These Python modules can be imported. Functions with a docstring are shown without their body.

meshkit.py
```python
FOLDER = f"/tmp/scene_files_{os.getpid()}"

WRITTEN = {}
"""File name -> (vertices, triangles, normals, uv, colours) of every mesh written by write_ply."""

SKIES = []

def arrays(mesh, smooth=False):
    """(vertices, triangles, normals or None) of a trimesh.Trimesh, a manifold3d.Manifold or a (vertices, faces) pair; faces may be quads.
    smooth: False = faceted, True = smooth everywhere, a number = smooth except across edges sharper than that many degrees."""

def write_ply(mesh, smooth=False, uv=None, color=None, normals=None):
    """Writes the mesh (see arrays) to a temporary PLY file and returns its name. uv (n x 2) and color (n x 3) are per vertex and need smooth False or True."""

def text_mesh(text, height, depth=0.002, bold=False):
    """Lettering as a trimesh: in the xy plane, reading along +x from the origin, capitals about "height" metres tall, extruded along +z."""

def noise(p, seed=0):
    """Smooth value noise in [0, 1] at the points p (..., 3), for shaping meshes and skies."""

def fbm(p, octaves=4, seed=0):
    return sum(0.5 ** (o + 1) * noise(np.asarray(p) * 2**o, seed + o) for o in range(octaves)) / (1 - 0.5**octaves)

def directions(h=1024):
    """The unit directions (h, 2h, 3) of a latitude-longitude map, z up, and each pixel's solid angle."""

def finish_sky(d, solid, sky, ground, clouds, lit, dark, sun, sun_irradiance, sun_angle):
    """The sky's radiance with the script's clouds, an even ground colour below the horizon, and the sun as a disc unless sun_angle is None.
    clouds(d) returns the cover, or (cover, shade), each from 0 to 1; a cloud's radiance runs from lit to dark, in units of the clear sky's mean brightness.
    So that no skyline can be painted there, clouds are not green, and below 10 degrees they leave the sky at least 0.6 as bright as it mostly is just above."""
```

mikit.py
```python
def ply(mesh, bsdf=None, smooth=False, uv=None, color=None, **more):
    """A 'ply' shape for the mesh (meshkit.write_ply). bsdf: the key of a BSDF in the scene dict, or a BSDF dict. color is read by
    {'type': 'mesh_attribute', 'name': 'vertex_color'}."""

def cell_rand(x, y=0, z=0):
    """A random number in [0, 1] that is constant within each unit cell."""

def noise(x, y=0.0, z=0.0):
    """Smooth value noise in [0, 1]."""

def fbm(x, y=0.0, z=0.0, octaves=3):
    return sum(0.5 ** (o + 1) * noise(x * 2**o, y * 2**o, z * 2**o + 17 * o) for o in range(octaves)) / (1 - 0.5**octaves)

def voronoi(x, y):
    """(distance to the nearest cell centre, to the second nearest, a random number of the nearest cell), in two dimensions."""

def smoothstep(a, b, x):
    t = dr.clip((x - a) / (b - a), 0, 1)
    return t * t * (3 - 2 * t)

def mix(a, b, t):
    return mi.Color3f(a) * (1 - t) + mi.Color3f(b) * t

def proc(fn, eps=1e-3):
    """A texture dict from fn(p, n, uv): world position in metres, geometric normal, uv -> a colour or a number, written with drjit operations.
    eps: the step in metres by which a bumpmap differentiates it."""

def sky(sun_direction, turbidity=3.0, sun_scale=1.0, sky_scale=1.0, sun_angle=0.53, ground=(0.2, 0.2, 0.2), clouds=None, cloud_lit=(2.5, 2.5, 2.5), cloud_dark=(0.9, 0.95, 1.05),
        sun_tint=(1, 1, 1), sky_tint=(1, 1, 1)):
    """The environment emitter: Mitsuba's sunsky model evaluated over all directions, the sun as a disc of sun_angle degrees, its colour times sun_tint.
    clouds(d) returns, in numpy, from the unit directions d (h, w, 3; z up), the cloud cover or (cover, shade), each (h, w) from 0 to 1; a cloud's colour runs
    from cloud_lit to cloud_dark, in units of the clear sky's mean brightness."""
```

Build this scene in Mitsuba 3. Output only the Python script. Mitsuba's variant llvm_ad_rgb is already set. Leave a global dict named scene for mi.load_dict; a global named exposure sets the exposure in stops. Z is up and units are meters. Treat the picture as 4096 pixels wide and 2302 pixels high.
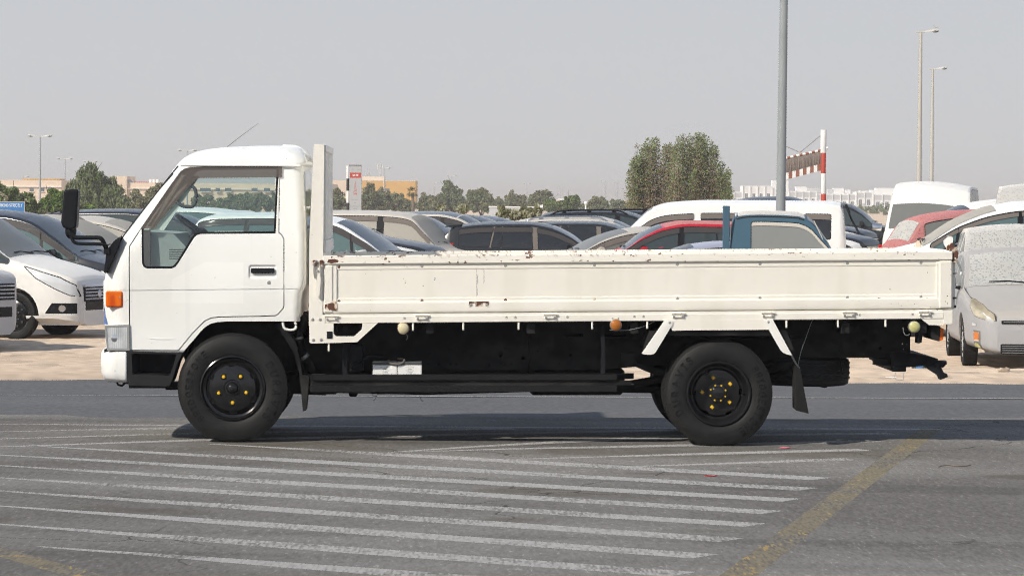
import math, random
import numpy as np, trimesh, manifold3d as m3, drjit as dr, mitsuba as mi
import mikit, meshkit
from mikit import noise, fbm, voronoi, cell_rand, smoothstep, mix
from shapely.geometry import Polygon, LineString, Point
import shapely
from scipy.interpolate import PchipInterpolator

# ---------------------------------------------------------------- camera, sky, exposure
FPX, UC, VC, VH = 14438.0, 2048.0, 1151.0, 805.0      # the photograph's own pixels: 4096 x 2302
CAM_H = (1781 - VH) / 577.5
ROLL, PITCH = math.radians(0.45), math.atan((VC - VH) / FPX)
C = np.array([0, 0, CAM_H])
R_ = np.array([math.cos(ROLL), 0, math.sin(ROLL)])
FW = np.array([0, math.cos(PITCH), -math.sin(PITCH)])
U_ = np.cross(R_, FW); U_ /= np.linalg.norm(U_)
R_ = np.cross(FW, U_)
exposure = 1.63
scene, labels = {}, {}
scene['camera'] = {'type': 'perspective', 'fov': math.degrees(2 * math.atan(2048 / FPX)), 'fov_axis': 'x', 'near_clip': 0.1, 'far_clip': 8000.0,
                   'to_world': mi.ScalarTransform4f().look_at(origin=C.tolist(), target=(C + FW).tolist(), up=U_.tolist())}


def veil(d):
    z = np.clip(d[..., 2], 0, 1)
    return 0.97 - 0.62 * np.clip(z * 1.5, 0, 1) ** .8, np.clip(z * 3, 0, 1)


scene['sky'] = mikit.sky((-1.0, -1.10, 1.0), turbidity=3, sun_scale=1.0, sky_scale=1.0, sun_angle=0.7, sun_tint=(0.94, 1.085, 1.37), clouds=veil,
                         cloud_lit=(2.42, 2.41, 2.46), cloud_dark=(1.85, 2.02, 2.36), ground=(0.25, 0.23, 0.21))


HAZE = 0.00042
scene['haze_air'] = {'type': 'homogeneous', 'albedo': {'type': 'rgb', 'value': [0.95, 0.95, 0.95]}, 'sigma_t': HAZE, 'phase': {'type': 'hg', 'g': 0.3}}
scene['camera']['medium'] = {'type': 'ref', 'id': 'haze_air'}
scene['haze'] = {'type': 'cube', 'to_world': mi.ScalarTransform4f().translate([0, 2960, 6.5]).scale([3010, 3045, 8.5]), 'bsdf': {'type': 'null'}, 'interior': {'type': 'ref', 'id': 'haze_air'}}
labels['haze'] = {'kind': 'stuff', 'label': 'thin pale haze hanging over the whole car lot'}


def ray(u, v):
    return FW + (u - UC) / FPX * R_ + (VC - v) / FPX * U_


def P(u, v, y):
    """The point at distance y (metres along +y) seen at photograph pixel (u, v): used to measure where things stand."""
    d = ray(u, v)
    return C + d * (y / d[1])


def G(u, v, z=0.0):
    d = ray(u, v)
    return C + d * ((z - C[2]) / d[2])


# ---------------------------------------------------------------- helpers
used = {}


def uniq(key):
    n = used.get(key, -1) + 1
    used[key] = n
    return key if n == 0 else f'{key}_{n:03d}'


def thing(name, label=None, cat=None, group=None, kind=None):
    key = uniq(name)
    d = {}
    if label: d['label'] = label
    if cat: d['category'] = cat
    if group: d['group'] = group
    if kind: d['kind'] = kind
    labels[key] = d
    return key


def add(parent, name, mesh, mat, smooth=32, label=None, kind=None, xf=None):
    key = uniq(parent + '__' + name) if name else parent
    mesh = tm(mesh)
    if len(mesh.faces) == 0:
        print('EMPTY', key); return key
    if xf is not None: mesh = xf(mesh)
    scene[key] = mikit.ply(mesh, mat, smooth=smooth)
    if label or kind:
        labels[key] = {**({'label': label} if label else {}), **({'kind': kind} if kind else {})}
    return key


def tm(mesh):
    if hasattr(mesh, 'to_mesh'):
        q = mesh.to_mesh()
        return trimesh.Trimesh(np.array(q.vert_properties)[:, :3], np.array(q.tri_verts), process=False)
    if isinstance(mesh, (list,)):
        return trimesh.util.concatenate([tm(x) for x in mesh])
    if isinstance(mesh, tuple):
        v, f = np.asarray(mesh[0], float), np.asarray(mesh[1])
        if f.shape[1] == 4: f = np.vstack([f[:, [0, 1, 2]], f[:, [0, 2, 3]]])
        return trimesh.Trimesh(v, f, process=False)
    return mesh


def mani(mesh):
    mesh = tm(mesh)
    return m3.Manifold(m3.Mesh(np.asarray(mesh.vertices, np.float32), np.asarray(mesh.faces, np.uint32)))


def poly_rings(p):
    out = []
    for g in getattr(p, 'geoms', [p]):
        g = shapely.geometry.polygon.orient(g)
        out.append(np.array(g.exterior.coords)[:-1])
        out += [np.array(r.coords)[:-1] for r in g.interiors]
    return out


def prism(pts, y0, y1):
    """A polygon in the (x, z) plane, extruded from y0 to y1."""
    p = pts if hasattr(pts, 'geom_type') else Polygon(pts).buffer(0)
    m = m3.CrossSection(poly_rings(p)).extrude(y1 - y0)
    return m.transform(np.array([[1, 0, 0, 0], [0, 0, -1, y1], [0, 1, 0, 0]], float))


def xprism(pts, x0, x1):
    """A polygon in the (y, z) plane, extruded from x0 to x1."""
    p = pts if hasattr(pts, 'geom_type') else Polygon(pts).buffer(0)
    m = m3.CrossSection(poly_rings(p)).extrude(x1 - x0)
    return m.transform(np.array([[0, 0, 1, x0], [1, 0, 0, 0], [0, 1, 0, 0]], float))


def zprism(pts, z0, z1):
    p = pts if hasattr(pts, 'geom_type') else Polygon(pts).buffer(0)
    return m3.CrossSection(poly_rings(p)).extrude(z1 - z0).translate([0, 0, z0])


def box(x0, x1, y0, y1, z0, z1, c=0.004):
    a = []
    for x, sx in ((x0, 1), (x1, -1)):
        for y, sy in ((y0, 1), (y1, -1)):
            for z, sz in ((z0, 1), (z1, -1)):
                a += [(x + sx * c, y + sy * c, z), (x + sx * c, y, z + sz * c), (x, y + sy * c, z + sz * c)]
    return m3.Manifold.hull_points(np.array(a, float)) if c else m3.Manifold.hull_points(np.array([(x, y, z) for x in (x0, x1) for y in (y0, y1) for z in (z0, z1)], float))


def hull(pts):
    return m3.Manifold.hull_points(np.asarray(pts, float))


def tube(pts, r, sides=8, closed=False):
    p = np.asarray(pts, float)
    r = np.broadcast_to(r, (len(p),))
    t = np.gradient(p, axis=0); t /= np.linalg.norm(t, axis=1, keepdims=True) + 1e-12
    ref = np.array([0, 0, 1.0]) if abs(t[:, 2]).mean() < 0.8 else np.array([1.0, 0, 0])
    a = np.cross(t, ref); a /= np.linalg.norm(a, axis=1, keepdims=True) + 1e-12
    b = np.cross(t, a)
    g = np.arange(sides) * 2 * np.pi / sides
    v = p[:, None] + r[:, None, None] * (np.cos(g)[None, :, None] * a[:, None] + np.sin(g)[None, :, None] * b[:, None])
    n = len(p)
    f = []
    for i in range(n - 1):
        for j in range(sides):
            k = (j + 1) % sides
            f += [(i * sides + j, (i + 1) * sides + j, (i + 1) * sides + k), (i * sides + j, (i + 1) * sides + k, i * sides + k)]
    v = np.vstack([v.reshape(-1, 3), p[:1], p[-1:]])
    for j in range(sides):
        k = (j + 1) % sides
        f += [(n * sides, j, k), (n * sides + 1, (n - 1) * sides + k, (n - 1) * sides + j)]
    m = trimesh.Trimesh(v, f, process=False)
    if m.volume < 0: m.invert()
    return m


def bez(pts, n=16):
    """A smooth line through the points."""
    p = np.asarray(pts, float)
    s = np.r_[0, np.cumsum(np.linalg.norm(np.diff(p, axis=0), axis=1))]
    return PchipInterpolator(s, p)(np.linspace(0, s[-1], n))


def lathe(prof, n=48, axis='y'):
    """A closed or open profile of (radius, y) turned about the y axis."""
    prof = np.asarray(prof, float)
    g = np.arange(n) * 2 * np.pi / n
    v = np.stack([prof[None, :, 0] * np.cos(g)[:, None], np.broadcast_to(prof[None, :, 1], (n, len(prof))), prof[None, :, 0] * np.sin(g)[:, None]], -1)
    k = len(prof)
    f = []
    for i in range(n):
        j = (i + 1) % n
        for a in range(k - 1):
            f += [(i * k + a, i * k + a + 1, j * k + a + 1), (i * k + a, j * k + a + 1, j * k + a)]
    return trimesh.Trimesh(v.reshape(-1, 3), f, process=False)


def rev(prof, n=72):
    """A solid of revolution about the y axis from a closed profile of (radius, y)."""
    q = np.asarray(prof, float) * [1, -1]
    return m3.CrossSection(poly_rings(Polygon(q).buffer(0))).revolve(n).rotate([90, 0, 0])


def ball(c, r, sub=2):
    m = trimesh.creation.icosphere(sub, 1.0)
    m.vertices = m.vertices * np.broadcast_to(r, 3) + np.asarray(c)
    return m


def cyl(p0, p1, r, n=12):
    return tube([p0, p1], r, n)


def mv(mesh, d):
    mesh = tm(mesh).copy(); mesh.vertices = mesh.vertices + np.asarray(d); return mesh


def poly_tri(p, size=None):
    """(x, z) triangles of a polygon, refined to edges of about size."""
    p = p if hasattr(p, 'geom_type') else Polygon(p).buffer(0)
    m = trimesh.creation.extrude_polygon(p, 1.0, engine='earcut') if False else None
    v, f = trimesh.creation.triangulate_polygon(p, engine='earcut')
    v = np.c_[v, np.zeros(len(v))]
    if size:
        v, f = trimesh.remesh.subdivide_to_size(v, f, size, max_iter=12)
        mm = trimesh.Trimesh(v, f, process=True); v, f = np.array(mm.vertices), np.array(mm.faces)
    return v[:, :2], f


# ---------------------------------------------------------------- materials
def rgb(c): return {'type': 'rgb', 'value': [float(x) for x in c]}


def M(name, color, rough=0.5, metal=0.0, coat=0.0, spec=0.5, coat_rough=None, bump=None):
    b = {'type': 'principled', 'base_color': color if isinstance(color, dict) else rgb(color), 'roughness': rough if isinstance(rough, dict) else float(rough),
         'metallic': float(metal), 'specular': float(spec)}
    if coat and False: b |= {'clearcoat': float(coat), 'clearcoat_gloss': 0.92 if coat_rough is None else 1 - coat_rough}
    if bump is not None: b = {'type': 'bumpmap', 'tex': bump[0], 'scale': bump[1], 'b': b}
    scene['mat_' + name] = {'type': 'twosided', 'b': b}
    return 'mat_' + name
# ---------------------------------------------------------------- materials in use
def asphalt_near(p, n, uv):
    g = noise(p.x * 60, p.y * 12, 3.0)
    g2 = noise(p.x * 110, p.y * 17, 9.0)
    big = fbm(p.x * 0.45, p.y * 0.6, 1.0, 4)
    c = mix((0.098, 0.093, 0.089), (0.152, 0.147, 0.141), smoothstep(0.25, 0.75, big))
    c = c * (0.76 + 0.26 * g + 0.24 * g2)
    c = dr.select(g2 * g > 0.68, c * 1.25, c)
    # dark tyre tracks running along the lane, a little wavy
    q = p.y + 0.12 * p.x + 0.25 * noise(p.x * 0.4, 2.0, 4.0)
    tr = smoothstep(0.66, 0.86, noise(q * 1.7, p.x * 0.06, 8.0)) * (0.5 + 0.5 * noise(p.x * 1.5, q * 6, 2.0))
    c = c * (1 - 0.22 * tr)
    oil = smoothstep(0.62, 0.80, fbm(p.x * 0.9 + 7, p.y * 1.2 + 3, 5.0, 3)) * 0.55
    c = c * (1 - oil) + mi.Color3f(0.062, 0.055, 0.043) * oil
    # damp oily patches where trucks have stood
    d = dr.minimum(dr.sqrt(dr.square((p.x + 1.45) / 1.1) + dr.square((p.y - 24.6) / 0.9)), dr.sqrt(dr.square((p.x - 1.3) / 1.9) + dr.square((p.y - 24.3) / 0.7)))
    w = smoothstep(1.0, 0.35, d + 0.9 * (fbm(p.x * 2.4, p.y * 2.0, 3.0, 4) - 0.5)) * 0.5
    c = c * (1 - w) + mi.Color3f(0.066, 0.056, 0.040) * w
    # fine cracks
    a, b, _ = voronoi(p.x * 0.55 + 0.35 * fbm(p.x * 2, p.y * 2, 1.0, 3), p.y * 0.42 + 0.35 * fbm(p.x * 2 + 9, p.y * 2, 2.0, 3))
    cr = smoothstep(0.012, 0.004, b - a) * smoothstep(0.5, 0.62, noise(p.x * 0.3 + 5, p.y * 0.4, 6.0)) * 0.55
    return c * (1 - cr)


def asphalt_far(p, n, uv):
    g = noise(p.x * 40, p.y * 18, 3.0)
    big = fbm(p.x * 0.25, p.y * 0.9, 2.0, 4)
    return mix((0.084, 0.085, 0.090), (0.108, 0.108, 0.112), big) * (0.86 + 0.26 * g)


def sand_c(p, n, uv):
    big = fbm(p.x * 0.35, p.y * 0.22, 0.5, 4)
    g = noise(p.x * 9, p.y * 5, 2.0)
    c = mix((0.34, 0.265, 0.20), (0.49, 0.40, 0.315), big) * (0.85 + 0.3 * g)
    st = smoothstep(0.80, 0.86, noise(p.x * 5 + 3, p.y * 4, 7.0)) * 0.35
    return c * (1 - st) + mi.Color3f(0.16, 0.14, 0.12) * st


def worn_line(col, lo, hi, fleck=None):
    def fn(p, n, uv):
        wear = fbm(p.x * 1.6, p.y * 2.4, 4.0, 4)
        fine = noise(p.x * 95, p.y * 14, 2.0)
        t = smoothstep(lo, hi, wear * 0.75 + fine * 0.30) * 0.9
        base = mi.Color3f(0.112, 0.107, 0.103) * (0.72 + 0.56 * fine)
        c = mi.Color3f(*col) * (0.85 + 0.30 * fine) * t + base * (1 - t)
        if fleck:
            q = smoothstep(0.74, 0.80, noise(p.x * 16, p.y * 9, 7.0) * .6 + fine * .42)
            c = c * (1 - q) + mi.Color3f(*fleck) * q
        return c
    return fn


def rust_rail(p, n, uv):
    """Cream paint chipped and scratched to brown primer along the upper edge of the rail, most towards the front."""
    z = p.z - (1.315 + 0.0152 * (p.x + 1.3))
    e = fbm(p.x * 16, p.z * 46, 1.0, 4)
    e2 = fbm(p.x * 40, p.z * 60, 5.0, 3)
    sl = fbm(p.x * 70 + p.z * 40, p.z * 22, 3.0, 3)
    fade = smoothstep(2.8, -1.0, p.x)
    edge = smoothstep(-0.010, 0.001, z)
    band = smoothstep(-0.045, -0.004, z)
    patchy = fbm(p.x * 2.2, p.z * 4, 9.0, 3)
    a = e * 0.30 + e2 * 0.70 + 0.20 * edge * (0.5 + 0.6 * fade) + 0.05 * band + 0.10 * (patchy - 0.5) + 0.03 * fade
    sc = smoothstep(0.735, 0.76, sl + 0.10 * (patchy - 0.5) + 0.045 * fade) * band * 0.8
    line = smoothstep(-0.008, -0.003, z) * smoothstep(0.42, 0.55, fbm(p.x * 5, 1.0, 7.0, 4)) * (0.25 + 0.6 * fade)
    t = dr.maximum(dr.maximum(smoothstep(0.745, 0.765, a + 0.05 * fade), sc), line)
    rust = mix((0.085, 0.035, 0.026), (0.22, 0.14, 0.11), e2)
    paint = mi.Color3f(0.80, 0.765, 0.69) * (0.94 + 0.1 * noise(p.x * 3, p.z * 14, 1.0))
    return paint * (1 - t) + rust * t


def cream_c(p, n, uv):
    """Cream bed paint: long faint streaks of dirt, a few scratches and chips."""
    st = fbm(p.x * 7, p.z * 1.3, 2.0, 3)
    c = mix((0.80, 0.77, 0.70), (0.73, 0.70, 0.62), smoothstep(0.45, 0.8, st) * 0.6)
    chip = smoothstep(0.890, 0.905, fbm(p.x * 44 + 4, p.z * 50, 8.0, 3) * 0.8 + 0.24 * noise(p.x * 1.3, p.z * 5, 3.0))
    return c * (1 - chip) + mi.Color3f(0.22, 0.15, 0.11) * chip


def rust_c(p, n, uv):
    e = fbm(p.x * 24, p.z * 26, p.y * 24, 4)
    return mix((0.11, 0.045, 0.03), (0.72, 0.60, 0.47), smoothstep(0.5, 0.62, e))


def cab_c(p, n, uv):
    """White cab paint: faint unevenness, a cleaner patch where a door sign was, road dirt low down, a few chips."""
    d = fbm(p.x * 1.2, p.z * 1.6, p.y * 1.5, 3)
    c = mix((0.83, 0.835, 0.815), (0.755, 0.755, 0.73), smoothstep(0.3, 0.75, d))
    px, pz = p.x - DOOR_X, p.z - DOOR_Z
    patch = smoothstep(-0.25, -0.245, px) * smoothstep(0.25, 0.245, px) * smoothstep(-0.145, -0.14, pz) * smoothstep(0.145 - 0.0, 0.14, pz + dr.maximum(-px - 0.02, 0.0) * 0.55)
    c = c * (1 + 0.05 * patch)
    low = smoothstep(0.95, 0.62, p.z) * smoothstep(0.35, 0.75, fbm(p.x * 5, p.z * 1.6, 3.0, 4)) * 0.30
    c = c * (1 - low) + mi.Color3f(0.50, 0.45, 0.38) * low
    st = smoothstep(0.62, 0.8, fbm(p.x * 16, p.z * 1.1, 6.0, 3)) * 0.04
    c = c * (1 - st)
    chip = smoothstep(0.90, 0.915, fbm(p.x * 40, p.z * 40, 3.0, 3) + 0.05 * noise(p.x * 2, p.z * 3, 1.0)) * 0.6
    return c * (1 - chip) + mi.Color3f(0.4, 0.38, 0.35) * chip


_dp = P(828, 1130, 25.0)
DOOR_X, DOOR_Z = float(_dp[0]), float(_dp[2])


def black_c(p, n, uv):
    d = fbm(p.x * 6, p.z * 8, p.y * 6, 3)
    return mix((0.008, 0.008, 0.009), (0.030, 0.029, 0.028), smoothstep(0.3, 0.75, d))


def rubber_c(p, n, uv):
    d = fbm(p.x * 14, p.z * 14, p.y * 10, 3)
    return mix((0.010, 0.010, 0.011), (0.020, 0.020, 0.020), d)


def spots(base, drop):
    def fn(p, n, uv):
        a, b, w = voronoi(p.x * 30 + 0.7 * noise(p.x * 21, p.z * 21, 1.0), (p.z + p.y * 0.45) * 40)
        s = smoothstep(0.50, 0.30, a + 0.25 * w) * smoothstep(0.42, 0.5, cell_rand(w * 991.0)) * 0.8
        big = fbm(p.x * 1.5, p.z * 2, p.y, 3)
        c = mi.Color3f(*base) * (0.88 + 0.24 * big)
        return c * (1 - s) + mi.Color3f(*drop) * s
    return fn


def leaf_c(a, b):
    def fn(p, n, uv):
        return mix(a, b, fbm(p.x * 0.9, p.z * 0.9, p.y * 0.9, 3))
    return fn


def concrete_c(p, n, uv):
    return mix((0.24, 0.265, 0.275), (0.33, 0.355, 0.365), fbm(p.x * 1.2, p.z * 3, p.y, 3))


PR = mikit.proc
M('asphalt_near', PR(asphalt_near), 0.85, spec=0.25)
M('asphalt_far', PR(asphalt_far), 0.7, spec=0.3)
M('sand', PR(sand_c), 0.95, spec=0.1)
M('line_white', PR(worn_line((0.28, 0.276, 0.272), 0.06, 0.60)), 0.8, spec=0.2)
M('line_yellow', PR(worn_line((0.150, 0.130, 0.090), 0.15, 0.70, (0.24, 0.175, 0.08))), 0.8, spec=0.2)
M('cab', PR(cab_c), 0.16, spec=0.45)
M('cream', PR(cream_c), 0.3, spec=.25)
M('rail', PR(rust_rail), 0.5)
M('rust', PR(rust_c), 0.85)
M('black', PR(black_c), 0.55, spec=0.15)
M('rubber', PR(rubber_c), 0.55, spec=0.22)
M('tread', (0.017, 0.017, 0.017), 0.85, spec=0.15)
M('letter', (0.0085, 0.0085, 0.0085), 0.35, spec=0.3)
M('gloss_black', (0.010, 0.010, 0.011), 0.16, coat=1.0)
M('plastic', (0.016, 0.017, 0.020), 0.34, spec=0.10)
M('step', (0.018, 0.018, 0.020), 0.6, spec=.2)
M('yellow', (0.72, 0.43, 0.01), 0.5)


def amber_c(p, n, uv):
    g = 0.5 + 0.5 * dr.sin(p.z * 900) * dr.sin(p.x * 500)
    return mix((0.50, 0.045, 0.003), (0.80, 0.17, 0.008), 0.35 * g + 0.65 * smoothstep(0.25, 0.75, noise(p.x * 26, p.z * 22, 2.0)))


def flute_c(p, n, uv):
    g = 0.5 + 0.5 * dr.sin(p.x * 420)
    h = noise(p.x * 22, p.z * 16, 4.0)
    return mix((0.34, 0.36, 0.38), (0.80, 0.82, 0.84), 0.35 * g + 0.65 * h)


M('amber', PR(amber_c), 0.08, spec=0.6)
M('amber_lens', PR(lambda p, n, uv: mix((0.60, 0.20, 0.06), (0.66, 0.58, 0.52), smoothstep(0.45, 0.6, noise(p.x * 30, p.z * 25, 3.0)))), 0.1, spec=.5)
M('lamp_flute', PR(flute_c), 0.08, metal=0.2, spec=0.6)
M('amber_dark', (0.40, 0.13, 0.02), 0.12, coat=1.0)
M('lens_cream', (0.62, 0.55, 0.36), 0.10, coat=1.0)
M('lens_green', (0.52, 0.50, 0.22), 0.10, coat=1.0)
M('lens_clear', (0.70, 0.72, 0.74), 0.15, metal=0.15, coat=1.0)
M('trim_green', (0.66, 0.70, 0.66), 0.6)
M('lens_red', (0.45, 0.012, 0.016), 0.12, coat=1.0)
M('lens_old', PR(lambda p, n, uv: mix((0.22, 0.20, 0.15), (0.60, 0.55, 0.43), fbm(p.x * 9, p.z * 12, 2.0, 3))), 0.2, spec=.5)
M('dark_line', (0.08, 0.075, 0.07), 0.7, spec=.1)
M('chrome', (0.80, 0.81, 0.83), 0.10, metal=1.0)
M('steel', (0.42, 0.42, 0.41), 0.45, metal=0.7)
M('blue_decal', (0.045, 0.14, 0.42), 0.3, coat=0.6)
M('white_part', (0.78, 0.77, 0.73), 0.45)
M('grey_inner', (0.30, 0.33, 0.325), 0.7)
M('pane_mist', (0.215, 0.225, 0.22), 0.08, spec=.5)
M('grey_dark', (0.07, 0.075, 0.08), 0.7)
M('battery', (0.76, 0.76, 0.74), 0.4)
M('ink', (0.03, 0.03, 0.03), 0.6)
scene['mat_glass'] = {'type': 'thindielectric', 'int_ior': 1.5, 'specular_transmittance': rgb((0.84, 0.92, 0.905))}
scene['mat_visor'] = {'type': 'blendbsdf', 'weight': 0.20, 'a': {'type': 'thindielectric', 'int_ior': 1.5, 'specular_transmittance': rgb((0.60, 0.56, 0.54))},
                      'b': {'type': 'twosided', 'b': {'type': 'principled', 'base_color': rgb((0.36, 0.31, 0.29)), 'roughness': 0.25}}}
# car paints and panes
for nm, c_, r_, k_ in (('white', (0.80, 0.80, 0.79), 0.3, 1.0), ('pearl', (0.78, 0.765, 0.735), 0.4, 0.6), ('navy', (0.022, 0.026, 0.038), 0.25, 1.0), ('jet', (0.020, 0.022, 0.026), 0.28, 1.0),
                       ('silver', (0.56, 0.56, 0.57), 0.35, 0.7), ('beige', (0.47, 0.445, 0.40), 0.5, 0.4), ('red', (0.46, 0.018, 0.035), 0.3, 0.9), ('lavender', (0.30, 0.31, 0.40), 0.35, 0.8),
                       ('petrol', (0.058, 0.118, 0.172), 0.4, 0.4), ('slate', (0.10, 0.115, 0.14), 0.35, 0.8), ('champagne', (0.53, 0.505, 0.46), 0.45, 0.5)):
    M('paint_' + nm, c_, .13 if k_ >= .8 else .35, spec=.55 if k_ >= .8 else .15)
M('dust_grey', PR(spots((0.50, 0.485, 0.46), (0.30, 0.31, 0.32))), 0.85, spec=0.2)
M('dust_red', PR(spots((0.42, 0.185, 0.18), (0.34, 0.07, 0.08))), 0.8, spec=0.2)
M('dust_glass', PR(spots((0.46, 0.455, 0.43), (0.16, 0.18, 0.19))), 0.8, spec=0.3)
M('dust_silver', PR(lambda p, n, uv: mix((0.43, 0.43, 0.44), (0.52, 0.49, 0.45), smoothstep(0.05, 0.6, n.z + 0.3 * (fbm(p.x * 4, p.z * 4, p.y * 4, 3) - 0.5)))), 0.38, metal=0.25, spec=.4)
M('dust_pane', (0.17, 0.175, 0.168), 0.25, spec=.3)
M('dust_tan', (0.36, 0.345, 0.31), 0.6, spec=.2)
M('pane', (0.035, 0.048, 0.052), 0.05, coat=1.0, spec=0.8)
M('pane_teal', (0.085, 0.135, 0.14), 0.06, coat=1.0, spec=0.8)
M('pane_dark', (0.018, 0.020, 0.024), 0.06, coat=1.0, spec=0.7)
M('pane_sky', (0.055, 0.070, 0.085), 0.06, coat=1.0, spec=0.8)
M('trim_taupe', (0.17, 0.15, 0.137), 0.5, spec=.1)
M('trim_smoke', (0.060, 0.055, 0.055), 0.12, spec=.35)
# street, buildings, plants
M('galv', PR(concrete_c), 0.5, spec=0.3)
M('pole_grey', (0.36, 0.385, 0.40), 0.5, metal=0.2)
M('faded_red', (0.30, 0.135, 0.10), 0.7, spec=.1)
M('pole_beige', (0.47, 0.45, 0.41), 0.6)
M('lamp_head', (0.52, 0.51, 0.48), 0.5)
M('build_cream', (0.72, 0.58, 0.45), 0.9)
M('build_white', (0.80, 0.79, 0.78), 0.9)
M('build_grey', (0.52, 0.53, 0.54), 0.9)
M('build_yellow', (0.62, 0.36, 0.10), 0.9)
M('build_pane', (0.10, 0.12, 0.14), 0.2)
M('sign_grey', (0.42, 0.42, 0.43), 0.6)
M('sign_red', (0.46, 0.065, 0.045), 0.55)
M('sign_blue', (0.05, 0.19, 0.45), 0.5)
M('paint_signwhite', (0.78, 0.77, 0.75), 0.6)
M('net', (0.24, 0.20, 0.18), 0.9)
M('bark', (0.16, 0.12, 0.09), 0.9)
for nm, a_, b_ in (('green', (0.070, 0.110, 0.030), (0.16, 0.21, 0.075)), ('bright', (0.075, 0.130, 0.026), (0.16, 0.235, 0.055)), ('olive', (0.115, 0.120, 0.058), (0.23, 0.23, 0.12)),
                   ('grey', (0.095, 0.122, 0.060), (0.19, 0.225, 0.115)), ('brown', (0.19, 0.13, 0.09), (0.31, 0.225, 0.165)), ('feather', (0.135, 0.180, 0.070), (0.26, 0.31, 0.14)), ('pale', (0.26, 0.27, 0.17), (0.46, 0.44, 0.31))):
    M('leaf_' + nm, PR(leaf_c(a_, b_)), 0.7, spec=0.2)

# ---------------------------------------------------------------- the ground
EDGE0, EDGE1 = G(0, 1511), G(4096, 1531)              # where the asphalt gives way to sand


def edge_y(x):
    return EDGE0[1] + (x - EDGE0[0]) / (EDGE1[0] - EDGE0[0]) * (EDGE1[1] - EDGE0[1])


def sand_z(x, y):
    e = edge_y(x)
    q = np.stack([x * 0.8, y * 0.8, x * 0], -1)
    n = meshkit.fbm(q, 4, 3) - 0.5
    n2 = meshkit.fbm(q * 3.1, 3, 5) - 0.5
    t = y - e
    rise = np.clip((t + 0.15 + 0.9 * n) * 0.09, -0.06, 0.035)
    fall = np.clip((t - 1.2) / 8.5, 0, 1); fall = fall * fall * (3 - 2 * fall)
    bump = np.clip(t, 0, 1) * np.exp(-np.clip(y - 60, 0, 1e4) / 20) * (0.07 * n + 0.035 * n2)
    return rise - 0.365 * fall + bump - 0.03 * (y < e - 1.0)


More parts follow.
